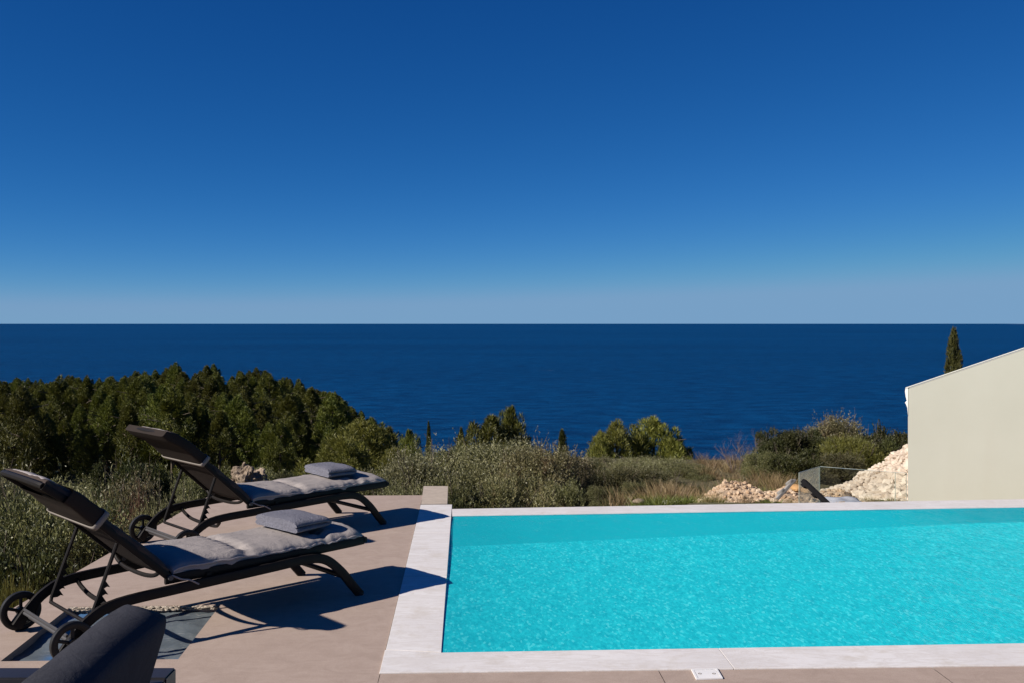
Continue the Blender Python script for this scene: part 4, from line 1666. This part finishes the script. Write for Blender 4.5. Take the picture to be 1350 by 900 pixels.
# ------------------------------------------------------------------ rubble, glass, house
def heap(name, m, outline, Y0, Y1, seed, nstones, rs, label, stone_mat=None):
    """a mound whose ridge follows pixels (px,py) at depth Y between Y0..Y1, covered in stones"""
    rr = random.Random(seed)
    nx, ny = 60, 26
    px0, px1 = outline[0][0], outline[-1][0]

    def ridge(px):
        for (a, ya), (b, yb) in zip(outline, outline[1:]):
            if a <= px <= b:
                return ya + (yb - ya) * (px - a) / (b - a)
        return outline[-1][1]
    mb = MB()
    V, Fc = [], []

    def surf(u, v):
        px = px0 + (px1 - px0) * u
        Y = Y0 + (Y1 - Y0) * v
        zt = EYE - (ridge(px) - CY) * (Y0 + .8 * (Y1 - Y0)) / F
        X = (px - CX) * Y / F
        zb = terrain(X, Y) - .05
        t = math.sin(min(1, v / .8) * math.pi / 2) ** 1.2 if v < .8 else 1 - ((v - .8) / .2) ** 2
        z = zb + max(0, zt - zb) * t
        z += .11 * mnoise.noise(Vector((X * 1.9, Y * 1.9, seed))) + .03 * mnoise.noise(Vector((X * 7, Y * 7, seed)))
        return Vector((X, Y, z))
    for j in range(ny):
        for i in range(nx):
            V.append(surf(i / (nx - 1), j / (ny - 1)))
            if i and j:
                a = (j - 1) * nx + i - 1
                Fc.append((a, a + 1, a + nx + 1, a + nx))
    mb.add(V, Fc)
    for k in range(nstones):
        vv = rr.random() * .95
        p = surf(rr.random(), vv)
        r = rs[0] + (rs[1] - rs[0]) * rr.random() ** 4
        if vv > .5:
            r *= .75
        rock(mb, (p.x, p.y, p.z + r * .25), r, rr)
    o = mb.build(name, m, smooth=False)
    tag(o, label, 'rubble', kind='stuff')
    return o


def build_right():
    heap('rubble_heap', MAT['rubble'], [(1080, 668), (1100, 648), (1130, 632), (1160, 613), (1200, 586), (1250, 556), (1300, 540)], 13.2, 17.0, 3, 5200, (.008, .10), 'pale limestone rubble heap sloping up beside the cream wall')
    heap('earth_mound', MAT['rubble_red'], [(915, 668), (935, 650), (955, 638), (985, 640), (1010, 645), (1035, 640), (1060, 645), (1110, 652), (1140, 668)], 11.4, 13.6, 5, 3600, (.006, .055), 'low mound of reddish earth and pale stones behind the coping')
    rr = random.Random(2)

    def stone(px, py, Y, r, m, lab, grp=None, name='boulder'):
        b = MB()
        rock(b, (0, 0, 0), r, rr, (1.1, 1, .8))
        o = b.build(name, m, smooth=False)
        sub = o.modifiers.new('sub', 'SUBSURF')
        sub.levels = sub.render_levels = 1
        q = ground_at(px, py + 3) if Y > 14 else at(px, py, Y)
        o.location = (q.x, q.y, max(q.z, terrain(q.x, q.y) + r * .35))
        tag(o, lab, 'stone', grp)
    stone(1030, 626, 17.2, .11, MAT['stone_white'], 'white stone in the dry grass left of the glass railing')
    stone(1006, 627, 17.4, .07, MAT['stone_white'], 'small white stone in the dry grass, left of the larger one')
    stone(879, 662, 11.6, .05, MAT['stone_white'], 'white stone behind the coping among green weeds')
    stone(893, 661, 11.7, .035, MAT['stone_white'], 'smaller white stone right beside the one in the weeds')
    stone(843, 661, 11.8, .075, MAT['cliff'], 'grey rock behind the coping left of the white stones')
    stone(1051, 643, 12.3, .13, MAT['stone_orange'], 'orange clay rock behind the glass railing corner')
    stone(1062, 646, 12.2, .11, MAT['stone_orange'], 'orange rock showing through the glass above the dark board')
    # pale rock outcrop below the wood
    b = MB()
    for (px, py, Y, r) in ((320, 632, 60, .85), (337, 633, 61, .9), (330, 644, 58.5, 1.0), (346, 644, 59, .8)):
        p = at(px, py, Y)
        rock(b, p, r, rr, (.85, .8, 1.45))
    o = b.build('rock_outcrop', MAT['cliff'], smooth=False)
    sb = o.modifiers.new('sub', 'SUBSURF')
    sb.levels = sb.render_levels = 4
    sb.subdivision_type = 'SIMPLE'
    tx = bpy.data.textures.new('rocky', 'CLOUDS')
    tx.noise_scale = .55
    tx.noise_depth = 5
    dm = o.modifiers.new('disp', 'DISPLACE')
    dm.texture = tx
    dm.strength = 1.0
    dm.texture_coords = 'GLOBAL'
    tag(o, 'pale weathered rock outcrop at the foot of the wood', 'rock')

    # glass railing: corner at (1080, y614), posts-free panes
    root = empty('glass_railing', at(1080, 660, 11.5))
    tag(root, 'frameless clear glass railing behind the pool, beside the cream wall', 'glass railing')
    o = Vector(root.location)

    def pane(p, q, zb, zt, m='glass'):
        zb = -.75
        d = (q - p)
        d.z = 0
        d.normalize()
        nn = Vector((-d.y, d.x, 0)) * .005
        V = [p - nn, q - nn, q + nn, p + nn]
        V = [Vector((v.x, v.y, 0)) - Vector((o.x, o.y, 0)) for v in V]
        b = MB().prism(V, zb - o.z, zt - o.z)
        g = b.build('glass_pane', MAT[m], root, smooth=False)
        e = MB()
        e.tube([(p.x - o.x, p.y - o.y, zt - o.z + .003), (q.x - o.x, q.y - o.y, zt - o.z + .002)], .0018, 5)
        for w in (p, q):
            e.tube([(w.x - o.x, w.y - o.y, zb - o.z), (w.x - o.x, w.y - o.y, zt - o.z)], .0024, 5)
        e.build('polished_edge', MAT['glass_edge'], g)
    zt = -.07
    A, B = at(1053.4, 622.5, 11.0), at(1080, 614.5, 11.46)
    C = at(1180, 622, 11.02)
    E = at(1195, 623, 10.95)
    pane(A, B, -1.32, zt, 'glass_wall_refl')
    pane(B + (C - B) * .01, C, -1.32, zt)
    pane(C + (E - C) * .02, E, -1.32, zt)
    pb = MB()
    for w in (A, B, C, E):
        pb.box(Vector((w.x, w.y, -.77)) - o, (.08, .05, .05), None, .005)
    pb.build('base_clamp', MAT['alu_grey'], root)

    # dark board leaning at the glass, grey slab added for its reflection
    def board(name, m, p0, p1, w, th, lab, slats=False):
        rt = empty(name, p0)
        tag(rt, lab, 'board')
        d = p1 - p0
        Lg = d.length
        d.normalize()
        side = Vector((0.25, 1, 0)).normalized()
        side = (side - d * side.dot(d)).normalized()
        up = d.cross(side)
        R3 = Matrix((d, side, up)).transposed()
        MB().box(d * Lg / 2, (Lg, w, th), R3, .004).build('panel', m, rt)
        b = MB()
        for k in (0.12, .5, .88):
            b.box(d * Lg * k + up * (th * .5 + .012), (.05, w * 1.04, .022), R3, .003)
        b.build('batten', m, rt)
    board('leaning_board', MAT['slate_black'], at(1095, 667, 10.72), at(1059, 633, 10.92), .16, .05, 'weathered black board leaning against the corner of the glass railing', True)
    board('reflection_slab', MAT['reflection_grey'], at(1016, 666, 11.4), at(1046, 633, 11.7), .10, .03, 'grey slab added as the reflection of the black board, left of the glass')
    # pale plastic sheet lying at the foot of the heap
    V, Fc = [], []
    c = at(1112, 659, 11.9)
    n = 16
    for j in range(n):
        for i in range(n):
            x, y = (i / (n - 1) - .5) * .46, (j / (n - 1) - .5) * .4
            V.append((x, y, -.02 + .035 * mnoise.noise(Vector((x * 9, y * 9, 1))) + .03 * (1 - (2 * x / .46) ** 2)))
            if i and j:
                a = (j - 1) * n + i - 1
                Fc.append((a, a + 1, a + n + 1, a + n))
    s = MB().add(V, Fc).build('plastic_sheet', MAT['sheet'], None, loc=c)
    s.modifiers.new('thickness', 'SOLIDIFY').thickness = .006
    tag(s, 'pale crumpled plastic sheet lying at the foot of the rubble heap', 'plastic sheet')

    # neighbouring house: gable end towards the camera
    Yw = 12.4
    e = at(1197, 512, Yw)                  # eave corner of the wall
    r1 = at(1350, 460.5, Yw)
    slope = (r1.z - e.z) / (r1.x - e.x)
    root = empty('cream_house', (e.x, Yw, -1.5))
    tag(root, 'cream rendered house gable with a sloping roof edge behind the pool', 'house')
    o = Vector(root.location)
    zp = e.z + .391 * 5.0
    slope = .391
    root.rotation_euler = (0, 0, rad(-24.7))
    D = 9.0
    w = MB()
    x0, x1 = 0.0, 10.0
    zb, ze, zr = -.6, e.z - o.z, zp - o.z
    dr = .80                                   # the roof lies behind the raised gable
    P = [(x0, 0, zb), (x1, 0, zb), (x1, 0, ze), (5.0, 0, zr), (x0, 0, ze)]
    Q = [(a, .26, c) for a, _, c in P]
    w.add(P + Q, [(0, 1, 2, 3, 4), (9, 8, 7, 6, 5), (0, 4, 9, 5), (1, 6, 7, 2), (4, 3, 8, 9), (3, 2, 7, 8)])
    P = [(x0 + .02, .262, zb), (x1 - .02, .262, zb), (x1 - .02, .262, ze - dr), (5.0, .262, zr - dr), (x0 + .02, .262, ze - dr)]
    Q = [(a, D, c) for a, _, c in P]
    w.add(P + Q, [(0, 1, 2, 3, 4), (9, 8, 7, 6, 5), (0, 4, 9, 5), (1, 6, 7, 2), (4, 3, 8, 9), (3, 2, 7, 8)])
    w.build('wall', MAT['wall'], root, smooth=False)
    th = .05
    rf = MB()
    for X0 in (.0, 10.0):
        Z0, Zr = ze - dr + .005, zr - dr + .005
        rf.add([(X0, .265, Z0), (5, .265, Zr), (5, D, Zr), (X0, D, Z0),
                (X0, .265, Z0 + th), (5, .265, Zr + th), (5, D, Zr + th), (X0, D, Z0 + th)],
               [(0, 1, 5, 4), (3, 7, 6, 2), (4, 5, 6, 7), (0, 3, 2, 1), (0, 4, 7, 3), (1, 2, 6, 5)])
    rf.build('roof', MAT['roof'], root, smooth=False)
    # pale verge strip and the moulded eave seen in profile
    v = MB()
    for s in (0, 1):
        X0 = -.03 if s == 0 else 10.03
        sg = 1 if s == 0 else -1
        v.add([(X0, -.012, ze + .017 - slope * .03), (5, -.012, zr + .017), (5, -.012, zr + .026), (X0, -.012, ze + .026 - slope * .03),
               (X0, .03, ze + .017 - slope * .03), (5, .03, zr + .017), (5, .03, zr + .028), (X0, .03, ze + .028 - slope * .03)],
              [(0, 1, 2, 3), (4, 7, 6, 5), (0, 4, 5, 1), (3, 2, 6, 7), (0, 3, 7, 4), (1, 5, 6, 2)])
    v.build('verge_trim', MAT['verge'], root, smooth=False)
    prof = [(0.0, .01), (-.030, .0), (-.034, -.03), (-.026, -.10), (-.016, -.14), (-.010, -.165), (-.034, -.172), (-.022, -.195), (-.008, -.235), (-.003, -.30), (0.0, -.34)]
    cm = MB()
    n = len(prof)
    V = [(x, -.005, ze + z) for x, z in prof] + [(x, .255, ze + z) for x, z in prof]
    Fc = [(i, n + i, n + i + 1, i + 1) for i in range(n - 1)] + [tuple(range(n)), tuple(range(2 * n - 1, n - 1, -1))]
    cm.add(V, Fc)
    cm.build('eave_moulding', MAT['trim'], root, smooth=True, angle=30)


# ------------------------------------------------------------------ light, sky, camera
SKY = ((1.95, 2.36, 2.35, 2.35, .008), (1.06, 4.54, 4.75, 4.4, 0.0), (.76, 7.68, 8.1, 7.0, 0.0))
def build_light():
    to_sun = Vector((-1.498, -.653, 1.0)).normalized()
    elev = math.asin(to_sun.z)
    s = bpy.data.lights.new('sun', 'SUN')
    s.energy = 4.6
    s.angle = rad(.53)
    s.color = (1.0, .93, .84)
    so = bpy.data.objects.new('sun', s)
    COL.objects.link(so)
    so.rotation_euler = to_sun.to_track_quat('Z', 'Y').to_euler()
    w = bpy.data.worlds.new('World')
    scene.world = w
    w.use_nodes = True
    nt = w.node_tree
    nt.nodes.clear()
    out = nt.nodes.new('ShaderNodeOutputWorld')
    bg = nt.nodes.new('ShaderNodeBackground')
    sky = nt.nodes.new('ShaderNodeTexSky')
    sky.sky_type = 'NISHITA'
    sky.sun_disc = False
    sky.sun_elevation = elev
    sky.sun_rotation = math.atan2(to_sun.x, to_sun.y)
    sky.altitude = 3000
    sky.air_density = .6
    sky.dust_density = 0
    sky.ozone_density = 8
    # deep, polarised winter blue: contrast of the sky raised per channel
    sep = nt.nodes.new('ShaderNodeSeparateColor')
    com = nt.nodes.new('ShaderNodeCombineColor')
    nt.links.new(sky.outputs[0], sep.inputs[0])
    for k, (gm, ref, gain, cap, base) in enumerate(SKY):
        d = N(nt, 'ShaderNodeMath', _operation='DIVIDE')
        d.inputs[1].default_value = ref
        p = N(nt, 'ShaderNodeMath', _operation='POWER')
        p.inputs[1].default_value = gm
        m = N(nt, 'ShaderNodeMath', _operation='MULTIPLY_ADD')
        m.inputs[1].default_value = gain
        m.inputs[2].default_value = base
        nt.links.new(sep.outputs[k], d.inputs[0])
        nt.links.new(d.outputs[0], p.inputs[0])
        nt.links.new(p.outputs[0], m.inputs[0])
        mn = N(nt, 'ShaderNodeMath', _operation='SMOOTH_MIN')
        mn.inputs[1].default_value = cap
        mn.inputs[2].default_value = cap * .3
        nt.links.new(m.outputs[0], mn.inputs[0])
        nt.links.new(mn.outputs[0], com.inputs[k])
    nt.links.new(com.outputs[0], bg.inputs['Color'])
    bg.inputs['Strength'].default_value = .05
    nt.links.new(bg.outputs[0], out.inputs['Surface'])


def build_camera():
    c = bpy.data.cameras.new('camera')
    c.sensor_width = 36
    c.lens = F / 1350 * 36
    c.shift_y = -(450 - CY) / 1350
    c.clip_start = .05
    c.clip_end = 250000
    o = bpy.data.objects.new('camera', c)
    COL.objects.link(o)
    o.location = (0, 0, EYE)
    o.rotation_euler = (rad(90), 0, 0)
    scene.camera = o


def settings():
    v = scene.view_settings
    v.view_transform = 'Standard'
    v.look = 'None'
    v.gamma = 1
    v.use_curve_mapping = False
    v.exposure = .68
    c = scene.cycles
    c.use_denoising = True
    c.max_bounces = 10
    c.transparent_max_bounces = 12
    c.diffuse_bounces = 4
    c.transmission_bounces = 6
    c.sample_clamp_indirect = 6
    c.caustics_refractive = True
    c.caustics_reflective = False
    c.blur_glossy = .5


build_materials()
build_terrain()
build_pool()
build_loungers()
build_sofa()
build_forest()
build_shrubs()
build_right()
build_light()
build_camera()
settings()
